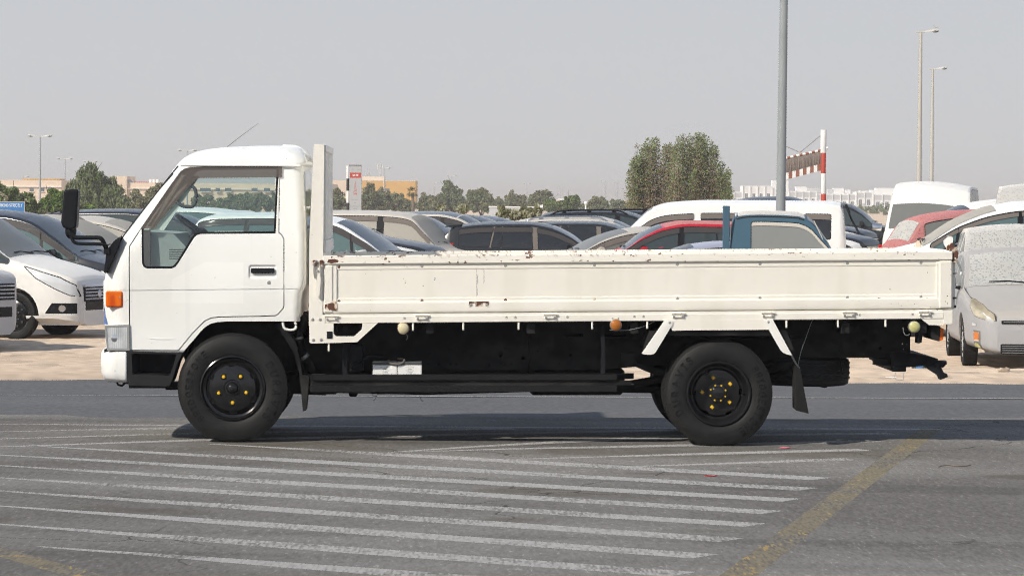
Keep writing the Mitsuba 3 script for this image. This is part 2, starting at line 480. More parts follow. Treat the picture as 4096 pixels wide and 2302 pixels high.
xs = np.r_[-3000, -900, -300, -100, -40, np.linspace(-14, 14, 150), 40, 100, 300, 900, 3000]
ys = np.r_[-80, 0, 20, 28, np.linspace(31, 50, 130), 53, 56, 60, 66, 75, 90, 120, 200, 400, 800, 1600, 3200, 6000]
X, Y = np.meshgrid(xs, ys)
Z = sand_z(X, Y)
n0, n1 = X.shape
idx = np.arange(n0 * n1).reshape(n0, n1)
f = np.stack([idx[:-1, :-1], idx[:-1, 1:], idx[1:, 1:], idx[1:, :-1]], -1).reshape(-1, 4)
k = thing('sand_lot', 'pale sandy ground of the car lot beyond the road', kind='structure')
add(k, '', (np.stack([X, Y, Z], -1).reshape(-1, 3), f), 'mat_sand', smooth=True)


def sheet(pts, z):
    v, fc = poly_tri(pts)
    return trimesh.Trimesh(np.c_[v, np.full(len(v), z)], fc if trimesh.Trimesh(np.c_[v, np.zeros(len(v))], fc).face_normals[0][2] > 0 else fc[:, ::-1], process=False)


MIDV0, MIDV1 = G(0, 1660), G(4096, 1672)


def mid_y(x): return MIDV0[1] + (x - MIDV0[0]) / (MIDV1[0] - MIDV0[0]) * (MIDV1[1] - MIDV0[1])


k = thing('road', 'smooth blue-grey asphalt road lane behind the truck', kind='structure')
add(k, '', sheet([(-60, mid_y(-60) - .3), (60, mid_y(60) - .3), (60, edge_y(60) + .9), (-60, edge_y(-60) + .9)], -0.004), 'mat_asphalt_far', smooth=False)
rag = np.linspace(-60, 60, 500)
jag = (meshkit.fbm(np.stack([rag * 1.3, rag * 0, rag * 0], -1), 4, 9) - .5) * 0.9
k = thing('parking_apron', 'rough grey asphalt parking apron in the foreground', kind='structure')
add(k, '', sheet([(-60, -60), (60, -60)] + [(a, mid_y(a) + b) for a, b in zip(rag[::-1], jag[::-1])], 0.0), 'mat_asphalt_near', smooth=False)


def stripe(pts, w, name, label, mat, group=None, wend=None):
    q = np.array([G(*p)[:2] for p in pts])
    k = thing(name, label, kind='structure', group=group)
    n = max(8, int(np.linalg.norm(q[-1] - q[0]) / 0.25))
    s = np.r_[0, np.cumsum(np.linalg.norm(np.diff(q, axis=0), axis=1))]
    q = np.stack([np.interp(np.linspace(0, s[-1], n), s, q[:, i]) for i in range(2)], 1)
    t = np.gradient(q, axis=0); t /= np.linalg.norm(t, axis=1, keepdims=True)
    nn = np.stack([-t[:, 1], t[:, 0]], 1)
    wid = w * (1 + 0.18 * (meshkit.fbm(np.c_[q * 3, np.zeros(n)], 3, 7) - .5))
    off = 0.04 * (meshkit.fbm(np.c_[q * 1.5, np.ones(n)], 3, 8) - .5)
    wid = wid * np.clip(np.linspace(0, n * 0.12, n) + 0.15, 0, 1)
    a, b = q + nn * (off + wid / 2)[:, None], q + nn * (off - wid / 2)[:, None]
    z = stripe.z; stripe.z += 0.00002
    v = np.vstack([np.c_[a, np.full(n, z)], np.c_[b, np.full(n, z)]])
    i = np.arange(n - 1)
    f = np.stack([i, i + n, i + n + 1, i + 1], -1)
    m = tm((v, f))
    if m.face_normals[0][2] < 0: m.invert()
    add(k, '', m, mat, smooth=False)


stripe.z = 0.0006
for a, b in (((835, 1774), (3288, 1913)), ((160, 1783), (3233, 1955)), ((-60, 1814), (3161, 1999)), ((-60, 1856), (3089, 2047)), ((-60, 1905), (3022, 2098)),
             ((-60, 1957), (2926, 2158)), ((-60, 2018), (2827, 2222)), ((-60, 2091), (2728, 2295)), ((160, 2183), (1860, 2311))):
    stripe([a, b], 0.25, 'hatch_stripe', 'worn white hatch stripe running down to the right on the apron', 'mat_line_white', 'white hatch stripes painted on the apron')
for pts in ([(-60, 1726), (740, 1710)], [(-60, 1755), (780, 1732), (2048, 1712)], [(-60, 1787), (835, 1758), (2048, 1732), (2680, 1719)], [(1510, 1810), (2048, 1776), (2740, 1741), (3566, 1732)],
            [(1600, 1806), (2048, 1794), (2730, 1780), (3507, 1762)], [(1960, 1838), (2795, 1814), (3463, 1798)], [(2470, 1866), (3408, 1835)]):
    stripe(pts, 0.20, 'hatch_stripe', 'worn white hatch stripe running up to the right under the truck', 'mat_line_white', 'white hatch stripes painted under the truck')
stripe([(-60, 1695), (1105, 1702), (2048, 1708), (3765, 1716)], 0.15, 'border_line', 'long white line closing the hatching along the road', 'mat_line_white')
stripe([(-60, 1577), (4160, 1593)], 0.10, 'lane_line', 'thin faint white line along the far road lane', 'mat_line_white')


def patch(pts, name, label, mat, z):
    q = Polygon([G(*p)[:2] for p in pts])
    k = thing(name, label, kind='structure')
    add(k, '', sheet(q, z), mat, smooth=False)


patch([(3678, 1716), (2875, 2302), (2700, 2430), (2860, 2430), (3026, 2302), (3765, 1716)], 'yellow_line', 'broad worn yellow line slanting across the apron at the right', 'mat_line_yellow', 0.0012)
patch([(-200, 2130), (0, 2185), (421, 2302), (600, 2352), (400, 2352), (262, 2302), (0, 2225), (-200, 2168)], 'yellow_line', 'worn yellow line in the near left corner of the apron', 'mat_line_yellow', 0.0012)
# ---------------------------------------------------------------- the truck
# Built in its own frame: x along the truck from front to rear, y away from the near side of the bed, z up, in metres.
S = 577.5
YAW = math.radians(1.25)
T_ex = np.array([math.cos(ROLL) * math.cos(YAW), math.sin(YAW), math.sin(ROLL)])
T_ey = np.array([-math.sin(YAW), math.cos(YAW), 0.0])
T_ez = np.cross(T_ex, T_ey)
T_o = P(2048, 1781, 25.0)


def lx(u): return (u - 2048) / S
def lz(v): return (1781 - v) / S
def L(pts): return [(lx(u), lz(v)) for u, v in pts]


def TX(mesh):
    mesh = tm(mesh).copy()
    v = np.asarray(mesh.vertices)
    mesh.vertices = T_o + v[:, :1] * T_ex + v[:, 1:2] * T_ey + v[:, 2:] * T_ez
    return mesh


BSL = 0.0068          # the bed stands a little higher at the rear


def BX(mesh):
    mesh = tm(mesh).copy()
    v = np.array(mesh.vertices); v[:, 2] += (v[:, 0] - lx(1292)) * BSL
    mesh.vertices = v
    return TX(mesh)


TR = thing('flatbed_truck', 'white cab flatbed truck with long cream drop-side bed standing side-on on the hatched apron', 'truck')
CY = 0.95             # the truck's middle line
BW = 2 * CY


def tp(name, mesh, mat, smooth=32, label=None, kind=None, parent=None, bed=False):
    return add(parent or TR, name, mesh, mat, smooth, label, kind, BX if bed else TX)


# --- cab: level slices (v, front u, rear u, half width, front round, rear round)
SL = np.array([(1408, 402, 1197, .835, .16, .05), (1400, 396, 1197, .845, .18, .06), (1285, 390, 1198, .850, .20, .06), (1175, 389, 1203, .852, .20, .06), (1140, 389, 1221, .852, .20, .06), (1090, 396, 1222, .852, .21, .06),
               (1030, 413, 1222, .850, .22, .06), (985, 433, 1222, .847, .23, .06), (947, 458, 1221, .842, .24, .06), (850, 531, 1218, .822, .26, .07), (760, 600, 1214, .800, .27, .07), (690, 655, 1211, .782, .28, .08),
               (664, 677, 1211, .776, .28, .09), (658, 681, 1222, .790, .28, .09), (645, 692, 1223, .788, .28, .10), (625, 714, 1217, .775, .29, .11), (606, 750, 1207, .745, .30, .13), (593, 800, 1196, .70, .30, .14), (584, 870, 1184, .62, .28, .14),
               (579, 960, 1165, .50, .24, .14), (576.5, 1030, 1140, .36, .16, .12)], float)
NF, NS, NC = 13, 14, 8


def outline(xf, xr, hw, rf, rr):
    """One level outline, counter-clockwise from the front middle of the near side, as (x, y about the middle line)."""
    pts = []
    yc = hw - rf
    for s in np.linspace(0, 1, NF)[:-1]:
        y = s * yc; pts.append((xf + 0.045 * (y / hw) ** 2, y))
    x1 = xf + 0.045 * (yc / hw) ** 2
    for a in np.linspace(0, 1, NC)[:-1] * math.pi / 2:
        pts.append((x1 + 0.80 * rf * (1 - math.cos(a)), yc + rf * math.sin(a)))
    for s in np.linspace(0, 1, NS)[:-1]:
        pts.append((x1 + 0.80 * rf + s * (xr - rr - x1 - 0.80 * rf), hw))
    for a in np.linspace(0, 1, NC)[:-1] * math.pi / 2:
        pts.append((xr - rr + rr * math.sin(a), hw - rr + rr * math.cos(a)))
    for s in np.linspace(0, 1, NF):
        pts.append((xr, (hw - rr) * (1 - s)))
    h = np.array(pts)
    return np.vstack([h, (h * [1, -1])[1:-1][::-1]])


def slice_at(v, grow=0.0):
    q = np.array([np.interp(-v, -SL[:, 0], SL[:, i]) for i in range(1, 6)])
    return lx(q[0]) - grow, lx(q[1]) + grow, q[2] + grow, q[3], q[4]


def loft(vs, grow=0.0):
    rings = []
    for v in vs:
        o = outline(*slice_at(v, grow))
        rings.append(np.c_[o[:, 0], CY + o[:, 1], np.full(len(o), lz(v))])
    n = len(rings[0]); k = len(rings)
    v = np.vstack(rings + [rings[0].mean(0)[None], rings[-1].mean(0)[None]])
    f = []
    for i in range(k - 1):
        for j in range(n):
            a = (j + 1) % n
            f += [(i * n + j, i * n + a, (i + 1) * n + a), (i * n + j, (i + 1) * n + a, (i + 1) * n + j)]
    for j in range(n):
        a = (j + 1) % n
        f += [(k * n, a, j), (k * n + 1, (k - 1) * n + j, (k - 1) * n + a)]
    m = trimesh.Trimesh(v, f, process=False)
    if m.volume < 0: m.invert()
    return m


vs = [1408] + list(np.linspace(1400, 1170, 8)) + list(np.linspace(1160, 700, 22)) + [690, 676, 664, 660, 657, 650, 644, 636, 628, 620, 612, 604, 598, 593, 588, 584, 581, 578.5, 576.5]
outer = mani(loft(vs))
inner = mani(loft([1180] + list(np.linspace(1160, 700, 12)) + [664, 640, 622, 610], -0.045))
shell = outer - inner
ARCH = L([(724, 1420), (727, 1411), (748, 1385), (776, 1354), (797, 1328), (818, 1307), (842, 1293), (870, 1287), (905, 1285), (1300, 1285), (1300, 1500), (724, 1500)])
arch = Polygon(ARCH)
shell = shell - prism(arch, -1, 3) - prism(arch.buffer(0.03), CY - .80, CY + .80)
liner = prism(arch.buffer(0.026), CY - .795, CY + .795) - prism(arch.buffer(0.004), CY - 3, CY + 3)
liner = liner ^ box(lx(700), lx(1193), CY - .795, CY + .795, lz(1420), lz(1255), 0)
WIN = L([(566, 915), (569, 1052), (574, 1064), (586, 1070), (685, 1070), (699, 1063), (712, 1046), (773, 947), (784, 937), (801, 932), (1099, 930), (1110, 668), (758, 671), (735, 677), (718, 690)])
win = Polygon(WIN)
shell = shell - prism(win, -1, 3)
WS = L([(490 - 95, 935 - 70), (676 - 95, 690 - 72), (676 + 95, 690 + 66), (490 + 95, 935 + 70)])
shell = shell - prism(WS, CY - .66, CY + .66)
shell = shell - box(lx(1160), lx(1260), CY - .45, CY + .45, lz(920), lz(690), 0)
for sg in (-1, 1):
    shell = shell - box(lx(1160), lx(1260), CY + sg * .62 - .09, CY + sg * .62 + .09, lz(840), lz(690), 0)
groove = [(lx(400), lz(1163.5)), (lx(1250), lz(1155.5)), (lx(1250), lz(1152)), (lx(400), lz(1160))]
shell = shell - (prism(groove, CY - .858, CY - .842))
DOOR = L([(516, 1397), (515, 985), (566, 905), (716, 682), (740, 667), (1116, 664), (1114, 930), (1124, 937), (1134, 954), (1134, 1222), (1131, 1233), (1108, 1258), (1098, 1262), (1040, 1264), (870, 1267), (842, 1271), (818, 1282), (766, 1334), (712, 1400), (700, 1401), (516, 1400)])
door_p = Polygon(DOOR).buffer(0)
doors = []
for sg in (-1, 1):
    y0, y1 = (CY - 1.0, CY - .72) if sg < 0 else (CY + .72, CY + 1.0)
    d = shell ^ prism(door_p.buffer(-0.0035), y0, y1)
    doors.append(d)
    shell = shell - prism(door_p.buffer(0.0035), y0, y1)
# handle recess in the near door
rec = box(lx(992), lx(1106), CY - .90, CY - .838, lz(1114), lz(1058), 0.012)
doors[0] = doors[0] - rec
cab = tp('cab', shell, 'mat_cab', 30)
dn = tp('door', doors[0], 'mat_cab', 30, 'white cab door with black handle and slanted window')
tp('door', doors[1], 'mat_cab', 30)
tp('wheel_housing', liner, 'mat_black', False)


def side_y(z, off=0.0):
    """Near side surface of the cab at height z."""
    v = 1781 - np.asarray(z) * S
    return CY - np.interp(-v, -SL[:, 0], SL[:, 3]) - off


def on_side(poly, t0, t1, size=0.12):
    """A plate that follows the cab's near side, from t0 to t1 metres proud of it."""
    v, f = poly_tri(poly, size)
    a = np.c_[v[:, 0], side_y(v[:, 1], t1), v[:, 1]]
    b = np.c_[v[:, 0], side_y(v[:, 1], t0), v[:, 1]]
    p = poly if hasattr(poly, 'geom_type') else Polygon(poly)
    m = trimesh.Trimesh(a, f, process=False)
    e = m.edges_unique[np.bincount(m.edges_unique_inverse) == 1]
    n = len(v)
    q = np.vstack([np.stack([e[:, 0], e[:, 1], e[:, 1] + n], 1), np.stack([e[:, 0], e[:, 1] + n, e[:, 0] + n], 1)])
    return trimesh.Trimesh(np.vstack([a, b]), np.vstack([f, f[:, ::-1] + n, q]), process=False)


def sheet_side(poly, off, far=False, size=0.15):
    v, f = poly_tri(poly, size)
    y = side_y(v[:, 1], off)
    return trimesh.Trimesh(np.c_[v[:, 0], 2 * CY - y if far else y, v[:, 1]], f, process=False)


tp('window', sheet_side(win.buffer(0.008), -0.022), 'mat_glass', True, parent=dn)
tp('window', sheet_side(win.buffer(0.008), -0.022, True), 'mat_glass', True, parent=TR + '__door_001')
# dark seal round the window and the black corner strip
tp('window_seal', on_side(win.buffer(0.004) - win.buffer(-0.010), -0.012, 0.003), 'mat_plastic', 30, parent=dn)
strip = Polygon(L([(569, 918), (572, 1050), (580, 1064), (600, 1068), (599, 918)]))
tp('corner_trim', on_side(strip, -0.02, 0.002), 'mat_grey_dark', 30, parent=dn)
VIS = L([(561, 914), (586, 878), (716, 686), (734, 673), (752, 668), (1126, 662), (1125, 707), (795, 711), (779, 718), (760, 738), (640, 880), (622, 905), (610, 914)])
tp('window_visor', on_side(Polygon(VIS), 0.014, 0.017), 'mat_visor', 30, 'smoky brown rain visor along the top of the door window', parent=dn)
tp('window_bar', on_side(Polygon(L([(1099, 707), (1113, 707), (1112, 930), (1100, 930)])), -0.01, 0.002), 'mat_white_part', 30, parent=dn)
tp('handle', box(lx(1002), lx(1097), CY - .866, CY - .846, lz(1092), lz(1072), 0.006), 'mat_plastic', 30, parent=dn)
kh = [lathe([(0.0001, -.006), (.010, -.006), (.0135, -.003), (.0135, .01)], 20)]
tp('keyhole', mv(kh[0], (lx(1074), CY - .853, lz(1129))), 'mat_steel', 30, parent=dn)
# faint pressed crease low on the door
tp('crease', [hull([(lx(586), CY - .848, lz(1353)), (lx(704), CY - .848, lz(1357)), (lx(690), CY - .852, lz(1354)), (lx(600), CY - .852, lz(1353)), (lx(650), CY - .85, lz(1362))])], 'mat_cab', 30, parent=dn)
# windscreen
zz = np.linspace(lz(940), lz(684), 14)
yy = np.linspace(-.69, .69, 17)
gv = []
for z in zz:
    xf, xr, hw, rf, rr = slice_at(1781 - z * S)
    for y in yy:
        yc = hw - rf
        x = xf + .045 * (min(abs(y), yc) / hw) ** 2
        if abs(y) > yc: x += 0.80 * rf * (1 - math.sqrt(max(0, 1 - ((abs(y) - yc) / rf) ** 2)))
        gv.append((x + 0.006, CY + y, z))
gi = np.arange(len(zz) * len(yy)).reshape(len(zz), len(yy))
gf = np.stack([gi[:-1, :-1], gi[:-1, 1:], gi[1:, 1:], gi[1:, :-1]], -1).reshape(-1, 4)
tp('windscreen', (gv, gf), 'mat_glass', True)
# black rubber line round the windscreen edge seen from the side
for sg in (-1, 1):
    line = []
    for v in np.linspace(966, 664, 14):
        xf, xr, hw, rf, rr = slice_at(v)
        line.append((xf + .045 * ((hw - rf * .55) / hw) ** 2 + 0.80 * rf * (1 - math.sqrt(1 - .45 ** 2)) - 0.004, CY + sg * (hw - rf * .55), lz(v)))
    tp('windscreen_seal', tube(line, 0.011, 8), 'mat_plastic', True)
tp('rear_window', [box(lx(1212), lx(1215), CY - .46, CY + .46, lz(925), lz(685), 0)] + [box(lx(1212), lx(1215), CY + s * .62 - .1, CY + s * .62 + .1, lz(845), lz(685), 0) for s in (-1, 1)], 'mat_glass', False)
# drip rail under the roof, roof ribs at the rear
tp('drip_rail', [tube([(x, CY + s * (hw_ + .006), z) for x, hw_, z in ((lx(720), .786, lz(659)), (lx(900), .792, lz(660)), (lx(1100), .792, lz(660)), (lx(1200), .790, lz(661)))], 0.008, 6) for s in (-1, 1)], 'mat_cab', True)
for k in range(7):
    y = CY + (k - 3) * .2
    rib = []
    for u_, v_ in ((1120, 577), (1165, 578.5), (1195, 590), (1213, 612), (1222, 640)):
        d = abs(y - CY)
        rib.append((lx(u_), y, lz(v_) - 0.35 * max(0, d - .33) ** 2 * (1 if v_ < 600 else .5)))
    tp('roof_rib', tube(bez(rib, 12), 0.009, 8), 'mat_cab', True)
# aerial
tp('aerial', tube([(lx(884), CY - .35, lz(588)), (lx(950), CY - .35, lz(536)), (lx(1000), CY - .35, lz(500)), (lx(1019), CY - .35, lz(485))], [.0028, .0022, .0016, .0012], 6), 'mat_trim_taupe', True)
# front corner: black wedge under the windscreen, lamps, decal, bumper, step
wedge = [(lx(u_), y, lz(v_)) for u_, v_ in ((478, 945), (455, 962), (425, 1000), (414, 1088), (420, 1092), (446, 1040), (470, 985)) for y in (CY - .855, CY - .60)]
tp('cowl_corner', hull(wedge), 'mat_plastic', 30)
tp('cowl', hull([(lx(u_), y, lz(v_)) for u_, v_ in ((432, 985), (470, 946), (440, 1010), (480, 960)) for y in (CY - .6, CY + .8)]), 'mat_plastic', 30)
tp('front_panel', box(lx(396), lx(414), CY - .56, CY + .56, lz(1255), lz(1120), .012), 'mat_cab', 30)
for sg in (-1, 1):
    tp('turn_signal', box(lx(421), lx(489), CY + sg * .853 - .012 if sg < 0 else CY + .80, CY + sg * .853 + .05 if sg < 0 else CY + .865, lz(1228), lz(1163), .010), 'mat_amber', 30, 'orange turn signal on the front corner of the cab' if sg < 0 else None)
sc_ = box(lx(475), lx(481), CY - .869, CY - .86, lz(1191), lz(1185), .002)
tp('screw', sc_, 'mat_steel', 30, parent=TR + '__turn_signal')
for sg in (-1, 1):
    y0, y1 = (CY - .862, CY - .52) if sg < 0 else (CY + .52, CY + .862)
    h = hull([(lx(u_), y, lz(v_)) for u_, v_ in ((420, 1305), (512, 1302), (512, 1397), (428, 1397)) for y in (CY + sg * .861, CY + sg * .80)] + [(lx(u_), CY + sg * .52, lz(v_)) for u_, v_ in ((402, 1305), (500, 1302), (500, 1397), (408, 1397))])
    hk = tp('headlight', h, 'mat_lamp_flute', 30, 'clear square headlight wrapping round the corner' if sg < 0 else None)
    if sg < 0:
        tp('frame', prism(Polygon(L([(416, 1300), (516, 1297), (516, 1401), (426, 1401)])).difference(Polygon(L([(424, 1308), (506, 1306), (506, 1392), (432, 1392)]))), CY - .866, CY - .858), 'mat_steel', 30, parent=hk)
        tp('bulb', ball((lx(455), CY - .852, lz(1352)), (.034, .012, .040)), 'mat_chrome', True, parent=hk)
dec = []
for v_, a0, a1 in ((1207, 0.0, 0.16), (1240, .0, .34), (1270, .0, .50), (1298, .0, .66)):
    xf, xr, hw, rf, rr = slice_at(v_, 0.002)
    x1 = xf + .045 * ((hw - rf) / hw) ** 2
    dec.append([(x1 + .80 * rf * (1 - math.cos(a)), CY - (hw - rf) - rf * math.sin(a), lz(v_)) for a in np.linspace(a0, a1, 8)])
dec = np.array(dec).reshape(-1, 3); gi = np.arange(32).reshape(4, 8)
tp('blue_stripe', (dec, np.stack([gi[:-1, :-1], gi[:-1, 1:], gi[1:, 1:], gi[1:, :-1]], -1).reshape(-1, 4)), 'mat_blue_decal', True, 'blue painted stripe on the front corner')
bump = []
for v_, d_, w_ in ((1404, .012, .85), (1410, 0, .87), (1450, -.004, .875), (1490, 0, .875), (1515, .016, .865), (1529, .045, .84)):
    o = outline(lx(378) + d_, lx(505) , w_, .15, .012)
    bump.append(np.c_[o[:, 0], CY + o[:, 1], np.full(len(o), lz(v_))])
n = len(bump[0]); vv = np.vstack(bump + [bump[0].mean(0)[None], bump[-1].mean(0)[None]]); ff = []
for i in range(len(bump) - 1):
    for j in range(n):
        a = (j + 1) % n; ff += [(i * n + j, (i + 1) * n + a, i * n + a), (i * n + j, (i + 1) * n + j, (i + 1) * n + a)]
for j in range(n):
    a = (j + 1) % n; ff += [(len(bump) * n, j, a), (len(bump) * n + 1, (len(bump) - 1) * n + a, (len(bump) - 1) * n + j)]
bm = trimesh.Trimesh(vv, ff, process=False)
if bm.volume < 0: bm.invert()
tp('bumper', bm, 'mat_cab', 35, 'scuffed white front bumper')
tp('bumper_scuff', [on_side(Polygon(L([(455, 1487), (470, 1484), (468, 1496), (452, 1497)])), .0225, .0235), on_side(Polygon(L([(474, 1518), (488, 1521), (486, 1525), (474, 1524)])), .005, .0165)], 'mat_rust', False, parent=TR + '__bumper')
tp('gap_filler', box(lx(412), lx(500), CY - .82, CY + .82, lz(1420), lz(1396), .004), 'mat_black', 30)
stp = prism(L([(500, 1403), (728, 1411), (706, 1455), (686, 1520), (676, 1540), (660, 1545), (512, 1541), (504, 1500)]), CY - .862, CY - .45)
stp = stp - hull([(lx(u_), y, lz(v_)) for y, q in ((CY - .90, ((521, 1412), (706, 1416), (680, 1503), (524, 1497))), (CY - .60, ((545, 1416), (690, 1420), (670, 1495), (548, 1490)))) for u_, v_ in q])
sk = tp('step', stp, 'mat_step', 30, 'black moulded cab step with a ribbed tread')
tp('tread', [box(lx(530 + j * 7.5), lx(533 + j * 7.5), CY - .86, CY - .66, lz(1500), lz(1496), .001) for j in range(19)], 'mat_plastic', False, parent=sk)
tp('underframe', [box(lx(500), lx(760), CY - .6, CY - .5, lz(1560), lz(1536), .004), box(lx(640), lx(900), CY - .42, CY - .34, lz(1572), lz(1548), .004), box(lx(480), lx(520), CY - .7, CY + .7, lz(1540), lz(1505), .004)], 'mat_black', 30)
tp('tow_hook', tube([(lx(450), CY - .6, lz(1528)), (lx(456), CY - .6, lz(1545)), (lx(472), CY - .6, lz(1550)), (lx(482), CY - .6, lz(1541))], .008, 8), 'mat_black', True)
# mirror on its bent arm
MY = 0.06
mk = tp('mirror', tube(bez([(lx(428), .12, lz(1004)), (lx(420), .10, lz(985)), (lx(408), MY, lz(956)), (lx(395), MY, lz(949)), (lx(305), MY, lz(949)), (lx(290), MY, lz(940)), (lx(276), MY, lz(915))], 40), .0155, 10), 'mat_plastic', True, 'black side mirror on a bent tube arm')
tp('lower_bar', tube(bez([(lx(424), .10, lz(985)), (lx(412), MY, lz(976)), (lx(310), MY, lz(972)), (lx(292), MY, lz(960)), (lx(286), MY, lz(930))], 30), .012, 10), 'mat_plastic', True, parent=mk)
hs = []
for (u_, v_) in ((268, 768), (306, 765), (257, 885), (298, 902), (262, 900), (284, 908)):
    for y in (MY - .02, MY + .12): hs.append((lx(u_), y, lz(v_)))
hsm = m3.Manifold.batch_hull([m3.Manifold.sphere(.018, 16).translate(list(p)) for p in hs])
tp('housing', hsm, 'mat_plastic', 40, parent=mk)
tp('glass', hull([(lx(u_), y, lz(v_)) for u_, v_ in ((306, 782), (314, 782), (299, 890), (305, 890)) for y in (MY + .0, MY + .10)]), 'mat_chrome', False, parent=mk)
rm = lathe([(0.0001, -.02), (.035, -.018), (.052, -.006), (.056, .01), (.05, .02), (.0001, .022)], 28)
rm.apply_transform(trimesh.transformations.rotation_matrix(math.radians(62), [0, 0, 1]))
tp('round_mirror', mv(rm, (lx(284), MY + .05, lz(922))), 'mat_plastic', 40, parent=mk)
tp('mount', box(lx(414), lx(440), .08, .2, lz(1016), lz(990), .006), 'mat_plastic', 30, parent=mk)
tp('wiper', [tube([(lx(452), CY - .3, lz(985)), (lx(466), CY - .45, lz(945)), (lx(496), CY - .62, lz(922))], .006, 6), tube([(lx(440), CY + .3, lz(985)), (lx(470), CY + .1, lz(940)), (lx(500), CY - .2, lz(890))], .006, 6)], 'mat_plastic', True)
# cabin
tp('dashboard', hull([(lx(u_), y, lz(v_)) for u_, v_ in ((500, 955), (560, 925), (690, 935), (738, 985), (735, 1075), (640, 1170), (520, 1170)) for y in (CY - .78, CY + .78)]), 'mat_grey_inner', 30)
tp('dash_vent', [box(lx(672 + 0), lx(730), CY - .785 + .0, CY - .776, lz(1000 + j * 9), lz(996 + j * 9), .001) for j in range(5)], 'mat_grey_dark', False, parent=TR + '__dashboard')


def lfar(u, v, Y):
    """Truck coordinates of what stands at depth Y inside or beyond the cab and shows at photograph pixel (u, v)."""
    q = (25.0 + Y) / 25.0
    return ((u - UC) * q / S + math.sin(YAW) * Y, Y, CAM_H + (VH - v) * q / S)


wh = trimesh.creation.torus(.200, .015, 48, 10)
wh.apply_transform(trimesh.transformations.rotation_matrix(math.radians(36), [0, 1, 0]))
wc = np.array(lfar(800, 925, CY + .38))
swk = tp('steering_wheel', mv(wh, wc), 'mat_plastic', True)
tp('column', [cyl(wc + [-.16, 0, -.13], wc, .025), mv(ball((0, 0, 0), (.06, .06, .03)), wc)], 'mat_plastic', True, parent=swk)
for s, w0 in ((-.42, .26), (.42, .24)):
    tp('seat', [box(lx(820), lx(1085), CY + s - w0, CY + s + w0, lz(1130), lz(1060), .04), hull([(lx(u_), CY + s + y, lz(v_)) for u_, v_ in ((1060, 1090), (1130, 1090), (1190, 945), (1150, 940)) for y in (-w0 + .03, w0 - .03)])], 'mat_grey_dark', 30)
HY = CY + .66
tp('grab_handle', tube(bez([lfar(752, 727, HY + .05), lfar(768, 742, HY), lfar(784, 759, HY), lfar(788, 792, HY), lfar(768, 826, HY), lfar(740, 825, HY), lfar(716, 812, HY), lfar(705, 797, HY + .05)], 36), .013, 8), 'mat_grey_dark', True)
PY = CY + .70
tp('pillar_trim', hull([lfar(u_, v_, y) for u_, v_ in ((600, 935), (755, 700), (800, 705), (655, 925)) for y in (PY, PY + .03)]), 'mat_trim_green', 30)
tp('pillar_trim', hull([(lx(u_ + du), CY - y, lz(v_)) for u_, v_, y in ((606, 905, .775), (742, 700, .735)) for du in (-20, 6)] + [(lx(u_ + du), CY - y + .03, lz(v_)) for u_, v_, y in ((606, 905, .775), (742, 700, .735)) for du in (-14, 4)]), 'mat_trim_green', 30)
tp('headliner', box(lx(760), lx(1195), CY - .70, CY + .70, lz(668), lz(656), .004), 'mat_grey_inner', 30)
# intake hose, grab loop and flap behind the front wheel
tp('hose', tube(bez([(lx(1225), .30, lz(1255)), (lx(1205), .28, lz(1310)), (lx(1190), .28, lz(1345)), (lx(1193), .28, lz(1395)), (lx(1225), .30, lz(1450)), (lx(1240), .34, lz(1490))], 20), .030, 10), 'mat_black', True)
tp('hose_clamp', [cyl((lx(1188), .28, lz(1352)), (lx(1190), .28, lz(1362)), .033), cyl((lx(1208), .29, lz(1425)), (lx(1216), .295, lz(1436)), .034)], 'mat_steel', True)
tp('rope_loop', tube(bez([(lx(1129), .12, lz(1287)), (lx(1132), .12, lz(1306)), (lx(1142), .12, lz(1317)), (lx(1162), .12, lz(1320)), (lx(1180), .12, lz(1314)), (lx(1182), .12, lz(1300)), (lx(1176), .12, lz(1287))], 24), .009, 8), 'mat_white_part', True, 'white rope loop under the rear of the cab')
tp('mud_flap', prism(L([(1100, 1293), (1121, 1293), (1150, 1330), (1180, 1370), (1200, 1460), (1204, 1500), (1235, 1505), (1220, 1645), (1208, 1648), (1195, 1500), (1176, 1420)]), .16, .46), 'mat_black', 30)


# --- wheels
def arc_text(text, a0, a1, r, h, yface):
    """Raised letters round a sidewall, reading clockwise from angle a0 to a1 (degrees, seen from the near side)."""
    wid = [meshkit.text_mesh(c, h, 0.004, bold=True) for c in text]
    ws = np.array([w.bounds[1][0] - w.bounds[0][0] for w in wid])
    cen = (np.cumsum(ws) - ws / 2) / ws.sum()
    out = []
    for w, t in zip(wid, cen):
        v = np.asarray(w.vertices).copy()
        v[:, 0] -= (w.bounds[0][0] + w.bounds[1][0]) / 2
        v[:, 1] *= 1.15
        a = math.radians(a0 + (a1 - a0) * t)
        rad, tan = np.array([math.cos(a), math.sin(a)]), np.array([math.sin(a), -math.cos(a)])
        rr = r + v[:, 1] - h * .5
        # bend the letter round the wheel
        b = a - v[:, 0] / r
        m = trimesh.Trimesh(np.c_[rr * np.cos(b), yface - v[:, 2], rr * np.sin(b)], w.faces, process=False)
        m.fix_normals()
        out.append(m)
    return out


def tyre_prof(R, w, ri):
    h = w / 2
    return [(ri, -h * .80), (ri + .012, -h * .92), (ri + (R - ri) * .25, -h * 1.02), (ri + (R - ri) * .45, -h * 1.06), (ri + (R - ri) * .66, -h * 1.02), (R - .028, -h * .93), (R - .012, -h * .86), (R - .003, -h * .74), (R, -h * .5), (R, 0),
            (R, h * .5), (R - .003, h * .74), (R - .012, h * .86), (R - .028, h * .93), (ri + (R - ri) * .5, h * 1.05), (ri + .012, h * .92), (ri, h * .80)]


